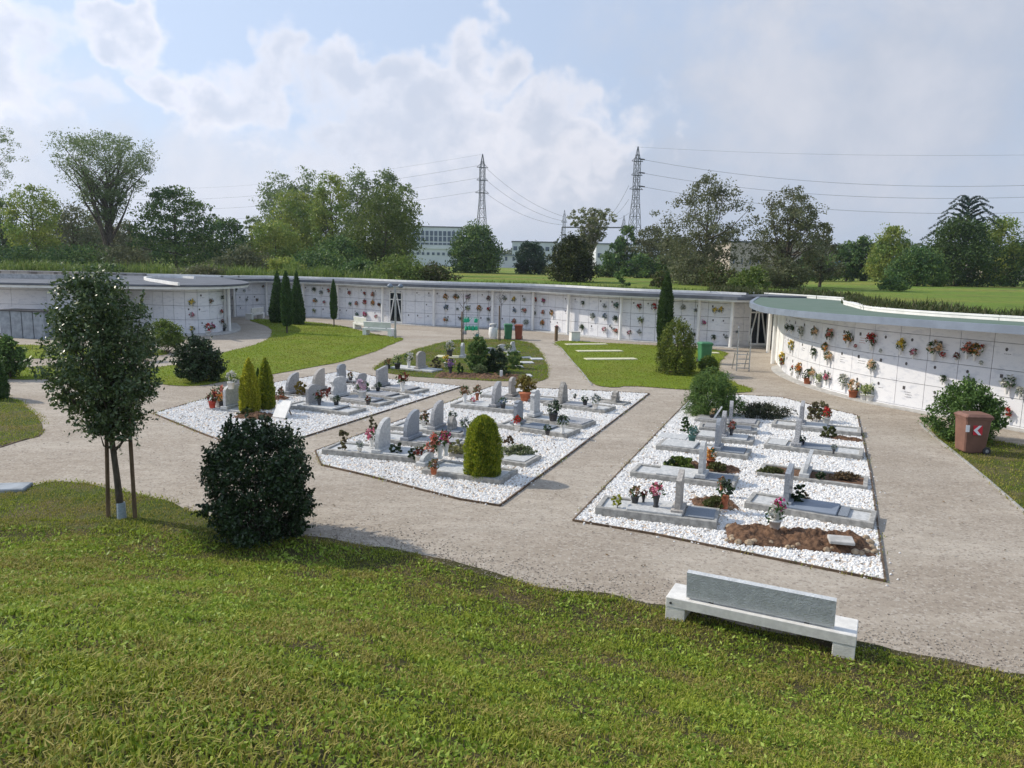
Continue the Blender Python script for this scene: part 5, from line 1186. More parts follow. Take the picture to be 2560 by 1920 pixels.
# grave lawn
LG = 'graves on the lawn behind the beds'
grave('flat grave with one round topped headstone at the left of the grave lawn', '2', (1640, 975), (2005, 1012), .85, .09, None, None, [(.6, .95, M_palestone)], [H_(1908, 978, 822, 'round', .62)], 31, kerb=M_palestone, solid=True, group=LG)
grave('grave with a round headstone and white flowers behind the green bushes', 'c', (585, 528), (930, 540), .8, .06, None, None, None, [H_(905, 520, 355, 'round', .65)], 32, kerb=M_yslab, solid=True, group=LG)
for i, (x, yb, yt, lb) in enumerate(((1225, 480, 405, 'half hidden round headstone between the two bushes of the grave lawn'), (1365, 455, 370, 'small round pale headstone behind the strappy bush'), (1475, 465, 340, 'leaning pointed grey headstone at the right of the grave lawn'))):
    p = P('c', x, yb); h = top_h('c', x, yt, p); o = MB(); o.slab(headprof(('round', 'round', 'taper')[i], .55, h, rng), (0, 0, 0), (.9, .44, 0), (0.0, 0, 1), .1)
    root = thing('headstone_marker', lb, 'headstone', p, 0, LG); o.build('headstone', M_palestone, root); b = MB(); b.bbox((0, 0, .03), (.8, .5, .06), .01, .4); b.build('foot', M_kerbst, root)
for i, (x0, y0, x1, y1, lb) in enumerate(((1590, 505, 1700, 535, 'dark flat slab at the right of the grave lawn'), (1690, 525, 1830, 550, 'pale flat slab with a small plate, rightmost on the grave lawn'), (1575, 575, 1720, 592, 'narrow pale slab in front of the rightmost slab'), (1520, 620, 1600, 640, 'small pale slab nearest the strappy bush'), (1640, 720, 1700, 742, 'tiny rounded stone at the front edge of the grave lawn'))):
    a, c = P('c', x0, y1), P('c', x1, y1); d = c - a; b = MB(); b.bbox((0, 0, .035), (float(np.linalg.norm(d)), .55, .07), .015)
    o = b.build('flat_stone', (M_blueg if i == 0 else M_palestone)); o.location = ((a + c) / 2); o.rotation_euler = (0, 0, math.atan2(d[1], d[0])); tagset(o, lb, 'stone slab', LG)
for i, (zz, a, c, wv, lb) in enumerate((('3', (1170, 773), (1520, 770), .5, 'pale yellowish flat slab, rearmost of three on the lawn'), ('3', (1265, 832), (1655, 830), .55, 'pale yellowish flat slab, middle one of three on the lawn'), ('3', (1340, 903), (1778, 900), .6, 'pale yellowish flat slab, nearest and longest of three on the lawn'),
        ('4', (940, 1083), (1062, 1085), .5, 'short yellowish slab right of the green bin'), ('4', (935, 1155), (990, 1158), .5, 'corner of a yellowish slab showing beside the green bin'))):
    a, c = P(zz, *a), P(zz, *c); d = c - a; L = float(np.linalg.norm(d)); b = MB(); b.bbox((0, wv / 2, .03), (L, wv, .06), .012)
    o = b.build('flat_slab', M_yslab); o.location = (a + c) / 2; o.rotation_euler = (0, 0, math.atan2(d[1], d[0])); tagset(o, lb, 'stone slab', 'flat yellowish slabs on the lawn')

# tilted plaque
def plaque():
    p = P('6', 905, 462); o = thing('tilted_plaque', 'white plaque tilted back with a small dark figure, before the golden cypresses', 'plaque', p, -.45)
    b = MB(); b.slab([(-.24, 0), (.24, 0), (.24, .56), (-.24, .56)], (0, 0, .04), (1, 0, 0), (0, .55, .83), .04); b.build('panel', M_white, o)
    b = MB(); b.slab([(-.02, 0), (.03, 0), (.02, .14), (-.02, .14)], (0, .22, .36), (1, 0, 0), (0, .55, .83), .05); b.build('figure', M_dark, o)
    b = MB(); b.tube([(0, .30, .44), (0, .55, 0)], .02, 6); b.build('prop', M_wood, o)
plaque()
# dirt mound grave with rocks
def mound_grave(label, z, L, R, w, h, seed, rocks=0, m=None):
    r = np.random.default_rng(seed); A, B = P(z, *L), P(z, *R); d = (B - A)[:2]; ln = float(np.linalg.norm(d)); rz = math.atan2(d[1], d[0])
    rk = r; root = thing('earth_mound', label, 'grave mound', (A[0], A[1], 0), rz, 'earth covered graves'); nx, ny = 90, 40
    X, Y = np.meshgrid(np.linspace(0, ln, nx), np.linspace(0, w, ny)); e = np.minimum(1, np.minimum(X, ln - X) / (.22)) * np.minimum(1, np.minimum(Y, w - Y) / .2)
    Z = h * np.sqrt(e) * (.6 + .7 * noise2(X, Y, .22, seed)) + e * (.09 * (noise2(X, Y, .11, seed + 1) - .5) + .05 * r.uniform(-.5, .5, X.shape))
    b = MB(); i, j = np.meshgrid(np.arange(nx - 1), np.arange(ny - 1)); a = (j * nx + i).ravel(); b.add(np.stack([X, Y, Z], -1).reshape(-1, 3), np.stack([a, a + 1, a + nx + 1, a + nx], 1), 0, True)
    b.build('soil', m or M_soil, root)
    for k in range(rocks):
        t = k / rocks
        if t < .45: c = (ln * t / .45, r.uniform(.02, .16))
        elif t < .55: c = (ln - r.uniform(0, .15), w * r.uniform(0, 1))
        elif t < .9: c = (ln * (1 - (t - .55) / .35), w - r.uniform(.02, .12))
        else: c = (r.uniform(0, .15), w * r.uniform(0, 1))
        s = r.uniform(.04, .085); b = MB(); b.lathe([(s * .6, -.02), (s, s * .25), (s * .8, s * .8), (s * .3, s * 1.1)], (c[0], c[1], .03), 6, 0, False, r.uniform(.6, 1)); b.build('rock', mat('field_rock', (.42, .33, .23), .9, .2, 9, .5, 30, col2=(.25, .18, .12)), root)
    return root
mg = mound_grave('fresh dirt mound ringed with rocks nearest the bench, grey plaque and flowers on top', '8', (1075, 1085), (2095, 1175), .95, .15, 3, 60)
b = MB(); b.bbox((0, 0, .03), (.40, .26, .05), .01); o = b.build('grey_plaque', M_concrete); o.location = tuple(P('8', 1840, 1062, .2)); o.rotation_euler = (.12, 0, -.2); tagset(o, 'flat grey plaque lying on the rocky dirt mound', 'plaque')
mound_grave('planted earth grave between the first two slabs of the left column', '8', (870, 858), (1180, 862), .8, .09, 5, 6, L_weed and M_soil)
mound_grave('green planted earth grave, third of the left column in the right bed', '8', (650, 575), (1165, 620), .75, .10, 6)
mound_grave('dry dirt strip in front of the rearmost right column grave', '8', (1740, 372), (1985, 405), .5, .08, 8)
mound_grave('brown earth patch between the headstones of the left bed', '6', (640, 335), (945, 345), .8, .07, 9)
mound_grave('low heap of soil under the tilted white plaque', '6', (560, 465), (800, 478), .9, .10, 12)

# low plants on graves
def patch(label, z, X, Y, wpx, H, m, seed, n=900, ls=.03, h=0.0, name='low_plant', prof='dome', group='plants on the graves', depth=.8, **k):
    p = P(z, X, Y, h); W_ = wpx / ZB[z][2] * p[1] / F_PX
    return plant(name, label, 'plant', p, H, W_, prof, m, seed, n, ls, 0.0, multi=True, limbs=5, lump=.3, group=group, crown_name='foliage', depth=depth, trunk=.008, **k)
patch('yellow green cushion plant in a pot, left on the bench side grave', '8', 328, 825, 110, .22, L_gold, 401, 900, .018, .17)
patch('green plants on the third grave of the left column, left half', '8', 760, 560, 230, .22, L_light, 402, 2200, .03, .08)
patch('green cushion on the third grave of the left column, right half', '8', 1010, 585, 150, .20, L_weed, 403, 1500, .03, .08)
patch('dark plant left of the headstone shadow in the left column', '8', 690, 560, 90, .28, L_bush, 404, 700, .03, .1)
patch('low mixed plants on the small planted grave', '8', 985, 835, 200, .22, L_weed, 405, 1600, .028, .08)
patch('small dark green conifer like plant at the left edge of the right bed', '8', 790, 322, 80, .42, L_cyp, 406, 1200, .03)
patch('turf on the left half of the earth grave with the sail stone', '8', 1370, 600, 190, .12, L_weed, 407, 2200, .025, .07, depth=.6)
patch('dark green tuft right of the sail stone', '8', 1700, 640, 100, .16, L_bush, 408, 900, .025, .1)
patch('dry brown tufts at the right end of the earth grave with the sail stone', '8', 1880, 640, 240, .14, leafmat('dry_leaf', [(.12, .075, .04), (.18, .12, .06), (.08, .07, .03)], .2), 409, 1800, .025, .08, depth=.5)
patch('olive shrub lying at the right end of the rear graves', '8', 1760, 365, 130, .36, L_weed, 410, 1500, .03)
patch('tall dry bouquet plant behind the rearmost headstone of the right column', '8', 1680, 235, 190, .62, leafmat('dry_bouquet_leaf', [(.10, .11, .04), (.16, .15, .07), (.10, .05, .04)], .2), 411, 2200, .035, .1)
patch('dark artificial plant beside the thin headstone of the long pale grave', '8', 1545, 800, 120, .42, L_bush, 412, 1100, .035, .15)
patch('small rust coloured bush beside the dark artificial plant', '8', 1600, 800, 60, .22, MC['dry_leaf'], 413, 500, .03, .1)
patch('big yellow olive bush in a terracotta pot behind the slim headstones', '7', 1345, 205, 150, .62, leafmat('ochre_leaf', [(.16, .14, .03), (.24, .20, .04), (.20, .12, .03)], .3), 414, 3500, .03, .28)
b = MB(); b.lathe([(.13, 0), (.20, .28), (.22, .28), (.22, .33), (.2, .33)], (0, 0, 0), 14); o = b.build('terracotta_pot', M_terracotta); o.location = tuple(P('7', 1340, 262)); tagset(o, 'large terracotta pot under the yellow olive bush', 'plant pot')
patch('pale ground cover flowers right of the golden conifer', '7', 1300, 590, 270, .20, leafmat('pale_flower_leaf', [(.10, .15, .05), (.16, .20, .08), (.5, .48, .35)], .3), 415, 4200, .026, .1, depth=.5)
patch('pale cream flowers left behind the golden conifer', '7', 905, 590, 140, .34, leafmat('cream_flower_leaf', [(.14, .17, .05), (.45, .42, .22), (.3, .3, .12)], .3), 416, 2200, .026, .1)
patch('rusty brown rosette plant right of the golden conifer', '7', 1240, 525, 80, .20, MC['dry_leaf'], 417, 700, .03, .1)
patch('dry tall plant left end of the front left grave', '7', 200, 560, 90, .5, MC['dry_bouquet_leaf'], 418, 800, .035, .15)
patch('dry stalky plant behind the front sail headstone', '7', 385, 470, 70, .48, MC['dry_bouquet_leaf'], 419, 600, .035, .15)
patch('grey green plant right of the front sail headstone', '7', 530, 590, 90, .28, L_bush, 420, 800, .03, .15)
patch('dark green plant at the right end of the front left grave', '7', 630, 620, 70, .26, L_bush, 421, 700, .03, .12)
patch('brown dried bouquet behind the second sail headstone', '7', 715, 400, 60, .36, MC['dry_leaf'], 422, 500, .03, .14)
patch('yellow shrub between headstones at the back left of the left bed', '6', 1055, 300, 100, .50, MC['ochre_leaf'], 423, 1600, .035, .05)
patch('dark brown tuft right of the golden cypresses', '6', 915, 315, 60, .42, MC['dry_leaf'], 424, 500, .03)
patch('yellow and dry tufts at the foot of the golden cypresses', '6', 680, 440, 120, .22, L_weed, 425, 900, .03)
patch('dark bouquet ball between the headstones of the left bed', '6', 1250, 315, 55, .42, FL['dark red'], 426, 500, .03)
# shrubs of the grave lawn
def shrub(label, z, x, yb, yt, wpx, m, seed, n, ls, aspect=.5, **k):
    p = P(z, x, yb); H = top_h(z, x, yt, p); W_ = wpx / ZB[z][2] * p[1] / F_PX * 1.25; H *= 1.08
    return plant('garden_shrub', label, 'shrub', p, H, W_, 'dome', m, seed, n, ls, 0.0, multi=True, limbs=10, lump=.22, group='shrubs on the grave lawn', crown_name='foliage', aspect=aspect, fill=.38, **k)
shrub('tallest bright green bush of the grave lawn', 'c', 1085, 680, 300, 255, L_laurel, 431, 6500, .06, .3)
shrub('dark strappy leaved bush in the middle of the grave lawn', 'c', 1290, 690, 430, 240, L_bush, 432, 4200, .10, .12)
shrub('feathery grey green bush right of the strappy one', 'c', 1480, 650, 460, 200, L_laurel, 433, 3500, .06, .12)
shrub('low grey green plants before the tall bush', 'c', 1110, 720, 610, 160, L_grey, 434, 1600, .05)
shrub('small dark conifer on the brown bed of the grave lawn', 'c', 875, 720, 590, 60, L_cyp, 435, 900, .05)
shrub('dry rose bush with yellow and dark flowers left on the brown bed', 'c', 600, 650, 530, 120, MC['dry_bouquet_leaf'], 436, 900, .05)
shrub('small spiky blue green plants at the front of the grave lawn', 'c', 1380, 740, 640, 130, L_bush, 437, 700, .07, .15)
mound_grave('brown dug bed along the front of the grave lawn', 'c', (560, 760), (1560, 790), 1.6, .05, 21)
b = MB(); b.bbox((0, 0, .15), (.12, .08, .30), .01); o = b.build('grave_lantern', M_potwhite); o.location = tuple(P('c', 1350, 755)); tagset(o, 'small pale lantern standing at the front of the grave lawn', 'lantern')

GF = 'flower pots and vases on the graves'
for t in [
    ('8', 450, 805, .9, 'brown', 'dry vase between the yellow plant and the pink flowers', 'pot', M_dark, .2), ('8', 508, 800, .6, 'dark red', 'thin dark vase left of the pink flowers', 'vase', M_dark, .2), ('8', 592, 832, 1.15, 'pink', 'pink and white flowers in a dark vase on the bench side grave', 'vase', M_dark, .2),
    ('8', 1420, 935, 1.1, 'magenta', 'pink flowers on the rocky dirt mound', 'vase', None, .12), ('8', 1392, 985, 1.25, 'white', 'white flowers on the rocky dirt mound', 'pot', None, .12),
    ('8', 1055, 840, 1.3, 'dark green', 'tall terracotta vase on the small planted grave', 'vase', M_terracotta, .08), ('8', 960, 560, 1.2, 'orange', 'orange flowers on the third grave of the left column', 'pot', M_terracotta, .08),
    ('8', 1740, 270, 1.3, 'red', 'red flowers on the rearmost grave of the right column', 'pot', None, .12), ('8', 835, 395, 1.2, 'teal', 'teal pot on the fourth grave of the left column', 'pot', mat('teal_pot', (.10, .22, .20), .4), .1),
    ('8', 970, 235, .9, 'cream', 'cream flower pot beside the white leaning stone', 'pot', M_dark, .1), ('8', 1100, 350, 1.0, 'coral', 'small red lamp vase between the two thin headstones', 'vase', M_dark, .14), ('8', 1035, 720, .7, 'brown', 'brown lantern at the end of the blue gravel frame', 'vase', M_terracotta, .14),
    ('8', 1790, 470, .6, 'grey', 'small grey lamp on the blue panel', 'vase', M_dark, .14), ('8', 1580, 410, .7, 'dark green', 'small dark pot right of the tapering headstone', 'pot', M_dark, .14),
    ('7', 375, 545, 1.1, 'pink', 'pink flowers left of the front sail headstone', 'vase', None, .15), ('7', 300, 575, .7, 'grey', 'pale small pot left of the pink flowers', 'pot', None, .15),
    ('7', 670, 640, 1.0, 'dark red', 'dark red flowers left of the leaf shaped stone', 'pot', None, .1), ('7', 745, 640, 1.2, 'coral', 'coral flowers behind the leaf shaped stone', 'vase', None, .13), ('7', 800, 620, 1.6, 'coral', 'large coral bouquet above the leaf shaped stone', 'vase', None, .15),
    ('7', 840, 600, 1.4, 'magenta', 'pink bouquet right of the large coral one', 'vase', None, .2), ('7', 765, 718, .9, 'brown', 'low reddish plant on the pebbles of the front grave', 'pot', M_terracotta, .08), ('7', 960, 262, 1.3, 'brown', 'dry brown bouquet, left one of two at the back left grave', 'vase', M_potwhite, .15),
    ('7', 1038, 255, 1.2, 'brown', 'dry brown bouquet, right one of two at the back left grave', 'vase', M_terracotta, .15), ('7', 1010, 285, .7, 'pink', 'low pinkish flowers on the back left grave', 'pot', None, .12), ('7', 1200, 305, 1.0, 'blue', 'dark blue bouquet lying right of the wavy headstone', 'pot', M_dark, .12),
    ('7', 1515, 385, 1.6, 'dark green', 'dark bouquet with a small figure on the urn headstone grave', 'pot', M_dark, .12), ('7', 1575, 460, 1.2, 'dark green', 'dark green bunch in a pale jar by the dark panel', 'vase', None, .14), ('7', 1290, 440, 1.1, 'red', 'red flowers under the low stepped headstone', 'pot', None, .13),
    ('7', 1480, 470, .8, 'dark green', 'small dark bunch on the panel edge', 'pot', M_dark, .14), ('7', 1715, 285, .9, 'dark green', 'dark lantern on the rock headstone grave', 'pot', M_dark, .14), ('7', 1780, 305, 1.2, 'grey', 'pale dried flowers at the right of the rock headstone grave', 'pot', None, .14),
    ('7', 1650, 245, .5, 'dark green', 'tiny dark pot on the back gravel', 'pot', M_dark, .0), ('7', 700, 415, .9, 'brown', 'brown flowers between the second and third sail headstones', 'pot', None, .14), ('7', 960, 470, 1.1, 'grey', 'grey glass vase left of the golden conifer top', 'vase', M_fascia, .1),
    ('7', 885, 390, .9, 'dark green', 'dark bouquet on the small rough stone', 'pot', M_dark, .2),
    ('6', 445, 385, 1.3, 'dark red', 'small red pot with flowers at the left corner grave', 'pot', mat('red_pot', (.45, .06, .04), .5), .08), ('6', 490, 370, 1.7, 'coral', 'large coral bouquet left of the corner headstone', 'pot', None, .1), ('6', 515, 385, 1.3, 'orange', 'orange flowers in front of the corner headstone', 'pot', M_dark, .08), ('6', 575, 255, 1.4, 'white', 'white flowers on top of the corner headstone', 'pot', None, .75) ,
    ('6', 1185, 375, 1.2, 'dark red', 'dark red rose right of the white photo headstone', 'vase', M_dark, .14), ('6', 1302, 375, .9, 'dark green', 'dark pot right of the dark red rose', 'pot', M_dark, .14), ('6', 1522, 365, .8, 'dark red', 'small dark red plant at the front of the pink bouquet grave', 'pot', M_dark, .12),
    ('6', 1480, 320, 1.7, 'lilac', 'pink and white bouquet in the left bed', 'pot', None, .12), ('6', 1590, 275, .9, 'dark green', 'dark pot left of the upright rectangular headstone', 'pot', M_dark, .12), ('6', 1760, 272, 1.6, 'dark red', 'red bouquet on a stalk right of the last headstone in the left bed', 'vase', None, .12),
    ('6', 925, 330, .9, 'brown', 'dry pot right of the golden cypresses', 'pot', M_terracotta, .0), ('6', 1400, 200, .9, 'brown', 'brown pot at the back of the left bed', 'pot', M_dark, .0),
    ('c', 155, 655, 1.6, 'lime', 'pale green plant left on the flat grave of the lawn', 'pot', M_dark, .09), ('c', 285, 640, 1.6, 'white', 'white flowers in a white vase on the flat grave of the lawn', 'vase', None, .09), ('c', 45, 655, 1.2, 'brown', 'brown tuft pot at the left tip of the flat grave', 'pot', M_dark, .0),
    ('c', 755, 510, 2.0, 'white', 'white flowers in a dark jar behind the lawn graves', 'pot', M_dark, .06), ('c', 720, 640, 1.5, 'yellow', 'yellow flowers on the brown bed', 'pot', None, .0), ('c', 765, 720, 1.6, 'purple', 'purple brown flower on a stalk on the brown bed', 'vase', M_dark, .0), ('c', 1015, 510, 1.2, 'cream', 'pale flower inside the tall bush', 'vase', None, .2),
    ('c', 1430, 500, 1.5, 'lime', 'pale green flowers before the pointed headstone', 'vase', None, .1)]:
    z, X, Y, s, col, lb, kind, pm, h = t
    pot_at(z, X, Y, s * .8, col, lb, kind, pm, h, GF, None, len(lb) % 3)

# ---------------------------------------------------------------- benches
def bench(label, loc, rz, L=2.38, group='concrete benches', hs=.47, D=.52, mw=None):
    ms, mb_ = mw or M_benchc, mw or mat('rough_backrest', (.56, .58, .59), .9, .06, 9, 1.0, 42)
    root = thing('concrete_bench', label, 'bench', loc, rz, group)
    b = MB(); b.bbox((0, D / 2, hs - .065), (L, D, .13), .008); b.build('seat', ms, root)
    for sx in (-1, 1):
        b = MB(); b.bbox((sx * (L / 2 - .135), D / 2, (hs - .132) / 2), (.26, D - .01, hs - .132), .006); b.build('leg', ms, root)
    b = MB(); b.slab([(-.92, 0), (.92, 0), (.92, .37), (-.92, .37)], (0, .10, hs + .03), (1, 0, 0), (0, -.14, 1), .085); b.build('backrest', mb_, root)
    b = MB()
    for sx in (-.6, .6): b.box((sx, .10, hs + .02), (.06, .05, .06))
    b.build('bracket', M_dark, root)
    b = MB(); b.tube([(-L / 2 + .07, -.004, hs - .075), (-L / 2 + .07, .01, hs - .075)], .018, 10); b.build('lifting_hole', M_dark, root)
    return root
a, c = P('9', 224, 372), P('9', 1275, 607); hs = float(atY('9', 224, 246, a[1])[2]); d = c - a
mid = (a + c) / 2; bench('speckled concrete bench seen from behind at the edge of the foreground mound', (mid[0], mid[1], 0), math.atan2(d[1], d[0]), float(np.linalg.norm(d)), hs=hs)
p0 = None
def bench_copy(z, x, y, rz, label):
    global p0
    if p0 is None: c_ = p0 = bench(label, (0, 0, 0), 0, 2.0, 'white benches on the far lawn', mw=M_white)
    else: c_ = copy_tree(p0)
    c_.location = tuple(P(z, x, y)); c_.rotation_euler = (0, 0, rz); c_['label'] = label
    return c_
bench_copy('2', 1528, 690, math.radians(-16), 'white bench at the edge of the far lawn, right one beside the lamp post')
bench_copy('2', 1378, 640, math.radians(-52), 'white bench turned away, left one of the pair near the lamp post')
bench_copy('2', 505, 545, math.radians(80), 'white bench end seen beside the cypresses near the shaded far corner')
b = MB(); b.bbox((0, 0, .04), (1.6, .5, .08), .02); o = b.build('stone_slab', M_greyblock); o.location = tuple(P('a', -105, 625)); o.rotation_euler = (0, 0, .2); tagset(o, 'low grey stone slab cut by the left border at the lawn edge', 'stone slab')

# ---------------------------------------------------------------- bins
def bin_(label, loc, rz, w, d, h, m, group='wheeled bins', sticker=False):
    root = thing('wheeled_bin', label, 'bin', loc, rz, group); b = MB()
    k = .80; z0, z1 = .07, h * .92
    def ring(w_, d_, z, bv=.03): return [(-w_ / 2 + bv, -d_ / 2, z), (w_ / 2 - bv, -d_ / 2, z), (w_ / 2, -d_ / 2 + bv, z), (w_ / 2, d_ / 2 - bv, z), (w_ / 2 - bv, d_ / 2, z), (-w_ / 2 + bv, d_ / 2, z), (-w_ / 2, d_ / 2 - bv, z), (-w_ / 2, -d_ / 2 + bv, z)]
    rs = [ring(w * k, d * k, z0), ring(w * .95, d * .95, z1 - .06), ring(w * 1.0, d * 1.0, z1 - .05), ring(w * 1.0, d * 1.0, z1)]
    V = [p for q in rs for p in q]; b.add(V, [[i * 8 + j, i * 8 + (j + 1) % 8, (i + 1) * 8 + (j + 1) % 8, (i + 1) * 8 + j] for i in range(3) for j in range(8)])
    b.add(rs[0], [list(range(8))[::-1]]); b.add(rs[3], [list(range(8))])
    b.box((0, 0, .05), (w * .72, d * .55, .05)); b.build('body', m, root)
    b = MB(); ls = [ring(w * 1.07, d * 1.06, z1 + .005), ring(w * 1.07, d * 1.06, z1 + .035), ring(w * .86, d * .86, h + .01)]
    V = [p for q in ls for p in q]; b.add(V, [[i * 8 + j, i * 8 + (j + 1) % 8, (i + 1) * 8 + (j + 1) % 8, (i + 1) * 8 + j] for i in range(2) for j in range(8)]); b.add(ls[0], [list(range(8))[::-1]]); b.add(ls[2], [list(range(8))]); b.build('lid', m, root)
    b = MB(); b.tube([(-w * .42, d * .56, z1 - .02), (w * .42, d * .56, z1 - .02)], .016, 8); b.box((-w * .40, d * .52, z1 - .02), (.03, .07, .04)); b.box((w * .40, d * .52, z1 - .02), (.03, .07, .04)); b.build('handle', m, root)
    for sx in (-1, 1):
        b = MB(); b.tube([(sx * w * .42 - .025, d * .42, .10), (sx * w * .42 + .025, d * .42, .10)], .10, 18); wh = b.build('wheel', M_dark, root)
        b = MB(); b.tube([(sx * (w * .42 + .024), d * .42, .10), (sx * (w * .42 + .03), d * .42, .10)], .045, 12); b.build('hub', M_granite, wh)
    if sticker:
        x = w * .487 + .004
        b = MB(); b.slab([(-.12, -.125), (.12, -.125), (.12, .125), (-.12, .125)], (x, -.02, h * .62), (0, 1, 0), (-.06, 0, 1), .004); st = b.build('arrow_sticker', M_stickred, root)
        b = MB(); b.slab([(-.118, 0), (.02, -.125), (.095, -.125), (-.02, 0), (.095, .125), (.02, .125)], (x + .006, -.02, h * .62), (0, 1, 0), (-.06, 0, 1), .004); b.build('chevron', M_stickwhite, st)
        b = MB(); b.slab([(-.05, -.09), (.05, -.09), (.05, .09), (-.05, .09)], (x - .004 + .0, -d * .41, h * .66), (0, 1, 0), (-.06, 0, 1), .004); b.build('paper_label', M_stickwhite, root)
    return root
p = (P('5', 1640, 1440) + P('5', 1870, 1447)) / 2
bin_('brown wheeled bin with a white arrow on red sticker beside the leafy bush', p, math.radians(-90), .58, .70, 1.06, M_brownbin, sticker=True)
bin_('green wheeled bin next to the rusty brown one before the far wall', P('3', 657, 720), .1, .50, .55, .96, M_greenbin)
bin_('rusty brown wheeled bin right of the green one before the far wall', P('3', 748, 722), -.1, .48, .55, .93, M_rustbin)
bin_('green wheeled bin standing behind the broad golden green conifer', P('4', 885, 1185), .15, .60, .60, 1.04, M_greenbin)
def litter():
    p = P('3', 527, 716); root = thing('litter_bin', 'white barrel shaped litter bin with raised hood before the far wall', 'litter bin', p); h = top_h('3', 527, 580, p)
    b = MB(); b.lathe([(.20, 0), (.25, .05), (.28, h * .35), (.26, h * .68), (.22, h * .74)], (0, 0, 0), 18); b.build('body', M_white, root)
    b = MB(); [b.tube([(.17 * math.cos(t), .17 * math.sin(t), h * .72), (.17 * math.cos(t), .17 * math.sin(t), h * .9)], .015, 5) for t in (.5, 2.1, 3.7, 5.3)]; b.build('hood_posts', M_dark, root)
    b = MB(); b.lathe([(.24, h * .88), (.25, h * .91), (.18, h * .98), (.05, h)], (0, 0, 0), 18); b.build('hood', M_concrete, root)
litter()
def simple_box(name, label, cat, z, x0, x1, yb, yt, d, m, cap=None):
    a, c = P(z, x0, yb), P(z, x1, yb); h = top_h(z, (x0 + x1) / 2, yt, (a + c) / 2); dd = c - a; root = thing(name, label, cat, (a + c) / 2, math.atan2(dd[1], dd[0]))
    L = float(np.linalg.norm(dd)); b = MB(); b.bbox((0, d / 2, h / 2), (L, d, h), .02); b.build('body', m, root)
    if cap: b = MB(); b.bbox((0, d / 2, h + .02), (L + .05, d + .05, .04), .01); b.build('cap', cap, root)
    return root
simple_box('wooden_post', 'short dark square wooden post at the start of the narrow path', 'post', '3', 1064, 1087, 735, 614, .2, M_wood, M_dark)
simple_box('stone_box', 'white stone box standing on the plaza edge behind the flat slabs', 'stone box', '3', 1205, 1280, 738, 662, .6, M_white, M_concrete)
def altar():
    p = P('2', 1490, 556); root = thing('wooden_table', 'small brown wooden table with a dark statue against the far niche wall', 'table', p + np.array([0, -.5, 0]))
    b = MB(); b.bbox((0, 0, .78), (.75, .5, .06), .01); b.build('tabletop', M_wood, root)
    for sx in (-.3, .3):
        for sy in (-.18, .18): b = MB(); b.box((sx, sy, .375), (.07, .07, .75)); b.build('leg', M_wood, root)
    o = thing('small_statue', 'small dark statue standing on the brown wooden table', 'statue', p + np.array([0, -.5, .81])); b = MB(); b.lathe([(.09, 0), (.1, .05), (.06, .1), (.09, .28), (.10, .36), (.04, .43), (.06, .5), (.02, .56)], (0, 0, 0), 10); b.build('figure', M_dark, o)
altar()
# lamp post
def lamp():
    p = P('2', 1688, 712); h = top_h('2', 1688, 262, p); root = thing('lamp_post', 'slim grey lamp post with twin small disc heads at the lawn tip', 'lamp post', p)
    b = MB(); b.tube([(0, 0, 0), (0, 0, .5)], .075, 10); b.tube([(0, 0, .5), (0, 0, h)], .05, 10); b.build('pole', M_steel, root)
    b = MB(); b.tube([(-.42, 0, h - .05), (.42, 0, h - .05)], .03, 6); b.build('crossarm', M_steel, root)
    for sx in (-1, 1): b = MB(); b.lathe([(.08, h - .1), (.2, h - .02), (.12, h + .1), (.04, h + .16)], (sx * .32, 0, 0), 12); b.build('lamp_head', M_fascia, root)
lamp()
def ladder():
    p = (P('4', 1243, 1272) + P('4', 1382, 1275)) / 2; w = float(np.linalg.norm(P('4', 1243, 1272) - P('4', 1382, 1275))); h = top_h('4', 1262, 800, p); root = thing('step_ladder', 'aluminium step ladder with tall handrails in front of the second glass door', 'ladder', p)
    for sx in (-1, 1): b = MB(); b.tube([(sx * w / 2, 0, 0), (sx * w / 2, .05, h)], .028, 8); b.tube([(sx * w / 2, .75, 0), (sx * w / 2, .38, h * .42)], .022, 8); b.build('rail', M_steel, root)
    for k in range(4): b = MB(); b.box((0, .02 + .07 * k, .14 + .2 * k), (w, .12, .03)); b.build('step', M_steel, root)
    b = MB(); b.tube([(-w / 2, .05, h), (-w / 2 + .05, .25, h + .06), (-w / 2 + .05, .4, h - .1)], .02, 6); b.build('hook', M_steel, root)
ladder()
# young stakes with saplings
for x, yb, yt, lb, s in ((257, 748, 480, 'brown stake with a bare thin sapling left of the green watering cans', 1), (578, 732, 430, 'brown stake with a bare thin sapling between litter bin and green bin', 2)):
    p = P('3', x, yb); h = top_h('3', x, yt, p); root = thing('staked_sapling', lb, 'sapling', p, 0, 'bare saplings on stakes'); b = MB(); b.tube([(0, 0, 0), (0, 0, h)], .045, 8); b.build('stake', M_wood, root)
    b = MB(); r = np.random.default_rng(s); t = top_h('3', x, yt - 150, p); b.tube([(.08, 0, 0), (.1, 0, h), (.07, 0, t)], [.025, .02, .006], 5)
    for k in range(16):
        z0 = h * .9 + (t - h * .9) * r.uniform(0, 1); a_ = r.uniform(0, 6.28); b.tube([(.08, 0, z0), (.08 + .3 * math.cos(a_), .3 * math.sin(a_), z0 + .35)], [.008, .004], 4)
    b.build('sapling', M_bark, root)
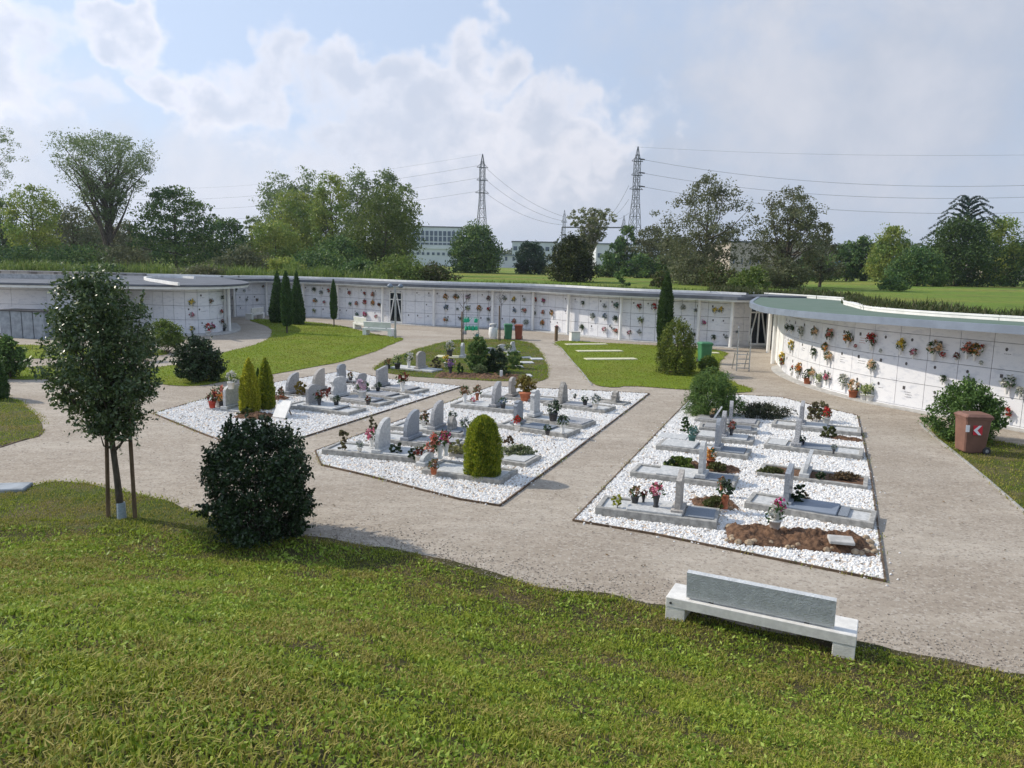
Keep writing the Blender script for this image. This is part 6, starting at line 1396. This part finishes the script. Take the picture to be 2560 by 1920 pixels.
# watering can rack
def rack():
    pa, pb = P('3', 270, 702), P('3', 402, 704); h = top_h('3', 330, 484, pa); root = thing('can_rack', 'light metal rack with three bars holding green watering cans', 'rack', pa, math.atan2((pb - pa)[1], (pb - pa)[0])); w = float(np.linalg.norm(pb - pa))
    for sx in (0, w): b = MB(); b.tube([(sx, 0, 0), (sx, 0, h)], .022, 6); b.build('post', M_steel, root)
    hs_ = [top_h('3', 330, y, pa) for y in (486, 528, 590, 640)]
    for z_ in hs_: b = MB(); b.tube([(0, 0, z_), (w, 0, z_)], .016, 6); b.build('bar', M_steel, root)
    cans = [(285, 552, 'green'), (308, 550, 'green'), (380, 553, 'green'), (296, 620, 'green'), (324, 618, 'green'), (352, 622, 'green'), (382, 620, 'green'), (390, 695, 'teal'), (282, 656, 'grey')]
    wd = 'top left,top second,top right,lower row first,lower row second,lower row third,lower row fourth'.split(',')
    for i, (x, y, cn) in enumerate(cans):
        q = atY('3', x, y, pa[1] - .12); m = {'green': M_cangreen, 'teal': MC['teal_pot'], 'grey': M_granite}[cn]
        lb = f'{wd[i]} green watering can hanging on the rack' if i < 7 else ('teal watering can standing under the right side of the rack' if i == 7 else 'small grey watering can hanging low at the left of the rack')
        c_ = thing('watering_can', lb, 'watering can', (q[0], q[1], max(.0, q[2] - .16)), .4 * i, 'watering cans on the rack')
        if i == 7: c_.location = tuple(P('3', 390, 706))
        b = MB(); b.lathe([(.12, 0), (.135, .03), (.12, .20), (.08, .25)], (0, 0, 0), 12, ry=.75); b.tube([(.10, 0, .06), (.24, 0, .22), (.27, 0, .25)], [.02, .014, .03], 6); b.build('can_body', m, c_)
        b = MB(); b.tube([(-.10, 0, .22), (-.16, 0, .28), (-.05, 0, .34), (.06, 0, .27)], .012, 6); b.build('handle', m, c_)
rack()

# ---------------------------------------------------------------- pylons, wires, factories
def beam(b, p, q, w): b.tube([p, q], w, 4, 0, False, False)
def pylon(label, px, ytop, D, levels, H0=FIELD_Z, lean=0):
    d = ray('0', px, 640); loc = np.array([d[0] * D / d[1], D, H0]); H = float(atY('0', px, ytop, D)[2]) - H0
    root = thing('pylon', label, 'pylon', loc, .35, 'power pylons'); b = MB(); w0, w1 = H * .062, H * .020
    hw = lambda t: (w0 + (w1 - w0) * min(1, t / .62)) / 1 if t < .88 else w1 * max(.06, (1 - t) / .12)
    ts = [0, .14, .26, .36, .45, .53, .60, .67, .74, .81, .88, .94, 1.0]
    cs = [(-1, -1), (1, -1), (1, 1), (-1, 1)]
    for t0, t1 in zip(ts[:-1], ts[1:]):
        for k in range(4):
            a, c = cs[k], cs[(k + 1) % 4]; A = lambda q, t: (q[0] * hw(t), q[1] * hw(t), t * H)
            g = min(1, H / 34) ** 1.4; beam(b, A(a, t0), A(a, t1), .11 * g); beam(b, A(a, t0), A(c, t1), .055 * g); beam(b, A(c, t0), A(a, t1), .055 * g); beam(b, A(a, t1), A(c, t1), .055 * g)
    b.build('lattice_mast', M_pylon, root)
    arms = []
    for t, Lw in levels:
        b = MB(); z = t * H
        for sx in (-1, 1):
            tip = (sx * (w1 + Lw), 0, z); beam(b, (0, -w1, z), tip, .07); beam(b, (0, w1, z), tip, .07); beam(b, (sx * w1, 0, z + .8), tip, .06)
        b.build('crossarm', M_pylon, root); arms.append((loc, z, w1 + Lw))
    return root, loc, H, w1
D1, D2 = 200.0, 190.0
py1, l1, H1, _ = pylon('left tall lattice pylon rising behind the ball shaped tree', 1203, 385, D1, [(.885, .9), (.775, .9), (.665, 1.2)])
py2, l2, H2, _ = pylon('right tall lattice pylon between the dying tree and the airy poplar', 1583, 366, D2, [(.885, .9), (.775, .9), (.665, 1.2)])
py3, l3, _, _ = pylon('small lattice mast of the substation on the left, behind the dying tree', 1408, 525, 210, [(.8, .5)])
py4, l4, _, _ = pylon('small lattice mast just left of the right pylon', 1556, 538, 210, [(.8, .5)])
def wire(label, a, c, sag, rad=.032):
    a, c = np.array(a), np.array(c); t = np.linspace(0, 1, 22)[:, None]; pts = a + (c - a) * t; pts[:, 2] -= (sag * 4 * t * (1 - t))[:, 0]
    b = MB(); b.tube(pts, rad, 4, 0, False); o = b.build('power_line', M_pylon); tagset(o, label, 'power line', 'power lines')
    for e, s in ((a, c),):
        pass
n3 = ('upper', 'middle', 'lower')
for i, (yl, ye) in enumerate(((414, 498), (445, 522), (478, 548))):
    wire(f'{n3[i]} power line running left from the left pylon', atY('0', 1195, yl, D1), atY('0', 300, ye, 330), 3.0)
for i, (yl, xe, ye) in enumerate(((417, 1409, 541), (447, 1406, 552), (481, 1405, 562))):
    wire(f'{n3[i]} power line running right from the left pylon to the small mast', atY('0', 1212, yl, D1), atY('0', xe, ye, 209), 1.6)
wire('thin earth wire from the top of the left pylon to the left', atY('0', 1203, 386, D1), atY('0', 300, 470, 330), 3.0, .02)
wire('thin earth wire from the top of the right pylon to the right', atY('0', 1588, 367, D2), atY('0', 2760, 384, 150), 1.0, .02)
for i, (yl, ye) in enumerate(((399, 459), (433, 488), (467, 527))):
    wire(f'{n3[i]} power line running right from the right pylon', atY('0', 1608, yl, D2), atY('0', 2640, ye + 2, 150), 2.4, .034)
    wire(f'{n3[i]} short jumper line going down left of the right pylon', atY('0', 1572, yl + 65, D2), atY('0', 1520 + 4 * i, 545, 208), .8, .03)
    b = MB(); b.tube([atY('0', 1597, yl - 2, D2), atY('0', 1612, yl, D2)], .16, 6); o = b.build('insulator', M_dark); tagset(o, f'{n3[i]} dark insulator right of the right pylon', 'insulator', 'insulators of the right pylon')
b = MB(); b.tube([atY('0', 1405, 568, 211), atY('0', 1558, 569, 211)], .18, 4)
for x in (1405, 1480, 1558): q = atY('0', x, 568, 211); b.tube([q, (q[0], q[1], FIELD_Z)], .14, 4)
o = b.build('substation_gantry', M_pylon); tagset(o, 'horizontal steel gantry of the substation behind the dying tree', 'gantry')

def block(name, label, x0, x1, ytop, D, depth, m, wins=None, roof=None, cat='factory', ang=0.0, ybase=None):
    """box building given by its pixel extent; wins=(rows [y], cols, w,h)"""
    a = ray('0', x0, 640); c = ray('0', x1, 640); A = np.array([a[0] / a[1] * D, D]); C = np.array([c[0] / c[1] * D, D + ang]); z1 = float(atY('0', (x0 + x1) / 2, ytop, D)[2]); d = C - A; L = float(np.linalg.norm(d)); rz = math.atan2(d[1], d[0])
    h = z1 - FIELD_Z; root = thing(name, label, cat, ((A + C) / 2)[0:1].tolist() + [float((A + C)[1] / 2), FIELD_Z], rz)
    b = MB(); b.box((0, depth / 2, h / 2), (L, depth, h)); b.build('walls', m, root)
    b = MB(); b.box((0, depth / 2, h + .2), (L + .6, depth + .6, .4)); b.build('roof', roof or M_roofgrey, root)
    if wins:
        for yr, n, fw, fh in wins:
            zc = float(atY('0', (x0 + x1) / 2, yr, D)[2]) - FIELD_Z
            for k in range(n): b = MB(); b.box((-L / 2 + L * (k + .5) / n, -.06, zc), (L / n * fw, .1, fh)); b.build('window', M_window, root)
    return root
block('office_block', 'white three storey office block with two rows of windows behind the grove', 985, 1150, 568, 280, 14, M_factory, [(583, 15, .72, 1.7), (597, 15, .72, 1.7), (609, 15, .8, .7)])
block('factory_hall', 'low white factory hall in front of the office block', 1000, 1128, 622, 240, 16, M_factory, [(634, 10, .5, .8)], M_factory)
block('long_factory', 'long pale factory hall left of the grove, glimpsed between trees', 560, 720, 606, 260, 18, M_factory, [(620, 6, .3, 1.2)], M_factory)
block('factory_hall', 'white factory hall between the ball shaped tree and the blue green tree', 1238, 1330, 640, 235, 15, M_factory, [(647, 5, .3, 1.2)], M_fascia)
block('factory_hall', 'grey topped factory behind the blue green tree', 1280, 1392, 606, 300, 15, M_factory, [(622, 7, .6, 1.6)], M_roofgrey)
block('substation_house', 'pale low substation building under the gantry', 1490, 1650, 612, 250, 12, M_factory, [(640, 9, .55, 1.4)], M_fascia)
block('beige_factory', 'long beige factory hall behind the airy poplars', 1825, 2070, 608, 215, 25, M_beige, [(655, 12, .16, 1.6)], M_roofgrey)
block('beige_factory', 'narrow beige factory end with blue tanks right of the poplars', 2085, 2150, 616, 215, 20, M_beige, [(640, 3, .2, 1.0)], M_roofgrey)
block('beige_factory', 'beige hall glimpsed between the dark narrow tree and the rounded one', 2155, 2180, 610, 225, 20, M_beige, None, M_roofgrey)
block('beige_factory', 'pale hall cut by the right border behind the last dark tree', 2535, 2640, 632, 190, 20, M_beige, None, M_roofgrey)
q = atY('0', 2092, 655, 205); root = thing('silo', 'tall thin blue silo beside the beige factory end', 'silo', (q[0], q[1], FIELD_Z)); b = MB(); b.tube([(0, 0, 0), (0, 0, 5.5)], .9, 10); b.build('tank', mat('blue_tank', (.10, .22, .36), .6), root); b = MB(); b.tube([(0, 0, 5.5), (0, 0, 8.5)], .3, 8); b.build('pipe', M_fascia, root)

# far treeline closing the horizon
def treeline():
    r = np.random.default_rng(77); b = MB(); A = []
    az = r.uniform(-42, 44, 26000) * math.pi / 180; D = r.uniform(300, 420, len(az)); h = (6.5 + 6 * noise2(az * 60, az * 0, 1.5, 4)) * r.uniform(.1, 1, len(az))
    C = np.c_[np.sin(az) * D, np.cos(az) * D, FIELD_Z + h]; leaves(b, C, .9, r, .6, .1); b.build('distant_treeline', leafmat('distant_leaf', [(.035, .055, .025), (.06, .085, .035), (.08, .10, .045)], .3), kind='stuff')
treeline()

# fallen leaves and small pebbles on the paths
def litterfall():
    r = np.random.default_rng(90); b = MB(); n = 2600; pts = []
    x = r.uniform(-16, 16, n); y = r.uniform(10, 40, n); ok = (y > foot_y(x) + .1); x, y = x[ok], y[ok]; ok = noise2(x, y, 2.5, 2) > .45; x, y = x[ok], y[ok]
    C = np.c_[x, y, np.full(len(x), .02)]; a = r.uniform(0, 6.28, len(x)); u = np.c_[np.cos(a), np.sin(a), r.uniform(-.2, .2, len(x))]; v = np.c_[-np.sin(a), np.cos(a), r.uniform(-.2, .3, len(x))]; s = r.uniform(.015, .035, (len(x), 1))
    b.quads(np.stack([C - u * s, C + v * s * .6, C + u * s, C - v * s * .6], 1)); b.build('fallen_leaves', leafmat('fallen_leaf', [(.10, .06, .03), (.2, .13, .06), (.05, .04, .02)], .1), kind='stuff')
litterfall()

def edge_tufts():
    r = np.random.default_rng(95); b = MB(); X, Y = [], []
    for pts in BEDS.values():
        L = resample(np.vstack([np.array([p[:2] for p in pts]), pts[0][:2]]), .01); k = r.integers(0, len(L), 1500); q = L[k] + r.normal(size=(1500, 2)) * .05; q = q[noise2(q[:, 0], q[:, 1], .7, 9) > .62]; X.append(q)
    q = np.vstack(X); blades(b, q[:, 0], q[:, 1], np.full(len(q), .01), .055, .014, r, .9); b.build('edge_weeds', L_grass, kind='stuff')
    b = MB(); q = np.vstack([r.uniform(np.array([p[:2] for p in pts]).min(0), np.array([p[:2] for p in pts]).max(0), (1100, 2))[lambda z, P_=np.array([p[:2] for p in pts]): inpoly(z[:, 0], z[:, 1], P_)] if False else (lambda z, P_: z[inpoly(z[:, 0], z[:, 1], P_)])(r.uniform(np.array([p[:2] for p in pts]).min(0), np.array([p[:2] for p in pts]).max(0), (1300, 2)), np.array([p[:2] for p in pts])) for pts in BEDS.values()])
    n = len(q); C = np.c_[q, np.full(n, .045)]; a = r.uniform(0, 6.28, n); u = np.c_[np.cos(a), np.sin(a), r.uniform(-.3, .3, n)]; v = np.c_[-np.sin(a), np.cos(a), r.uniform(-.3, .3, n)]; s = r.uniform(.012, .038, (n, 1))
    b.quads(np.stack([C - u * s, C + v * s * .7, C + u * s, C - v * s * .7], 1)); b.build('dead_leaves', MC['fallen_leaf'], kind='stuff')
    b = MB(); pts = np.vstack([resample(np.vstack([np.array([p[:2] for p in q_]), q_[0][:2]]), .12) for q_ in BEDS.values()]); pts = pts[r.uniform(0, 1, len(pts)) < .5]; pts = pts + r.normal(size=pts.shape) * .12
    V, F4, F6 = hexstones(np.c_[pts, np.full(len(pts), .003)], r.uniform(.012, .026, len(pts)), r); b.add(V, F4); b.F.append((F6, 0, False)); b.build('stray_pebbles', G_stone, kind='stuff')
edge_tufts()
def grit():
    r = np.random.default_rng(96); n = 5200; x = r.uniform(-11, 9, n); y = foot_y(x) + np.abs(r.normal(size=n)) * .55 + .05; n2 = 5000
    x2 = r.uniform(-14, 14, n2); y2 = r.uniform(9, 34, n2); k = (y2 > foot_y(x2) + .2) & (noise2(x2, y2, 1.8, 3) > .5); x, y = np.r_[x, x2[k]], np.r_[y, y2[k]]
    V, F4, F6 = hexstones(np.c_[x, y, np.full(len(x), .002)], r.uniform(.006, .017, len(x)), r); b = MB(); b.add(V, F4); b.F.append((F6, 0, False))
    b.build('loose_grit', mat('grit_stone', (.42, .37, .31), .9, .3, 3, col2=(.20, .17, .14)), kind='stuff')
    b = MB(); X = []
    for nm in ('rear_lawn', 'grave_lawn', 'plaque_lawn', 'left_lawn', 'bin_lawn', 'front_lawn'):
        L = LAWN[nm]; L = resample(np.vstack([L, L[:1]]), .02); k = r.integers(0, len(L), 2600); q = L[k] + r.normal(size=(2600, 2)) * .07; X.append(q[noise2(q[:, 0], q[:, 1], .5, 4) > .35])
    q = np.vstack(X); q = q[q[:, 1] > foot_y(q[:, 0])]; blades(b, q[:, 0], q[:, 1], np.full(len(q), .012), .05, .018, r, .9); b.build('lawn_edge_grass', L_grass, kind='stuff')
    b = MB(); x = r.uniform(-11, 8, 9000); y = foot_y(x) + .02 + np.abs(r.normal(size=9000)) * .10; k = noise2(x, y, .45, 6) > .42; x, y = x[k], y[k]; blades(b, x, y, np.full(len(x), .004), .04, .013, r, 1.0); b.build('bank_edge_grass', L_grass, kind='stuff')
grit()

# ---------------------------------------------------------------- air
def haze():
    b = MB(); b.box((0, 1700, 58), (4600, 3700, 118)); m = bpy.data.materials.new('haze'); m.use_nodes = True; t = NT(m.node_tree)
    v = t.n('ShaderNodeVolumePrincipled', Color=(0.80, 0.88, 1.0, 1), Density=HAZE, Anisotropy=0.3); o_ = t.n('ShaderNodeOutputMaterial'); t.t.links.new(v.outputs[0], o_.inputs['Volume'])
    b.build('haze', m, kind='stuff')
HAZE = 0.00022
haze()
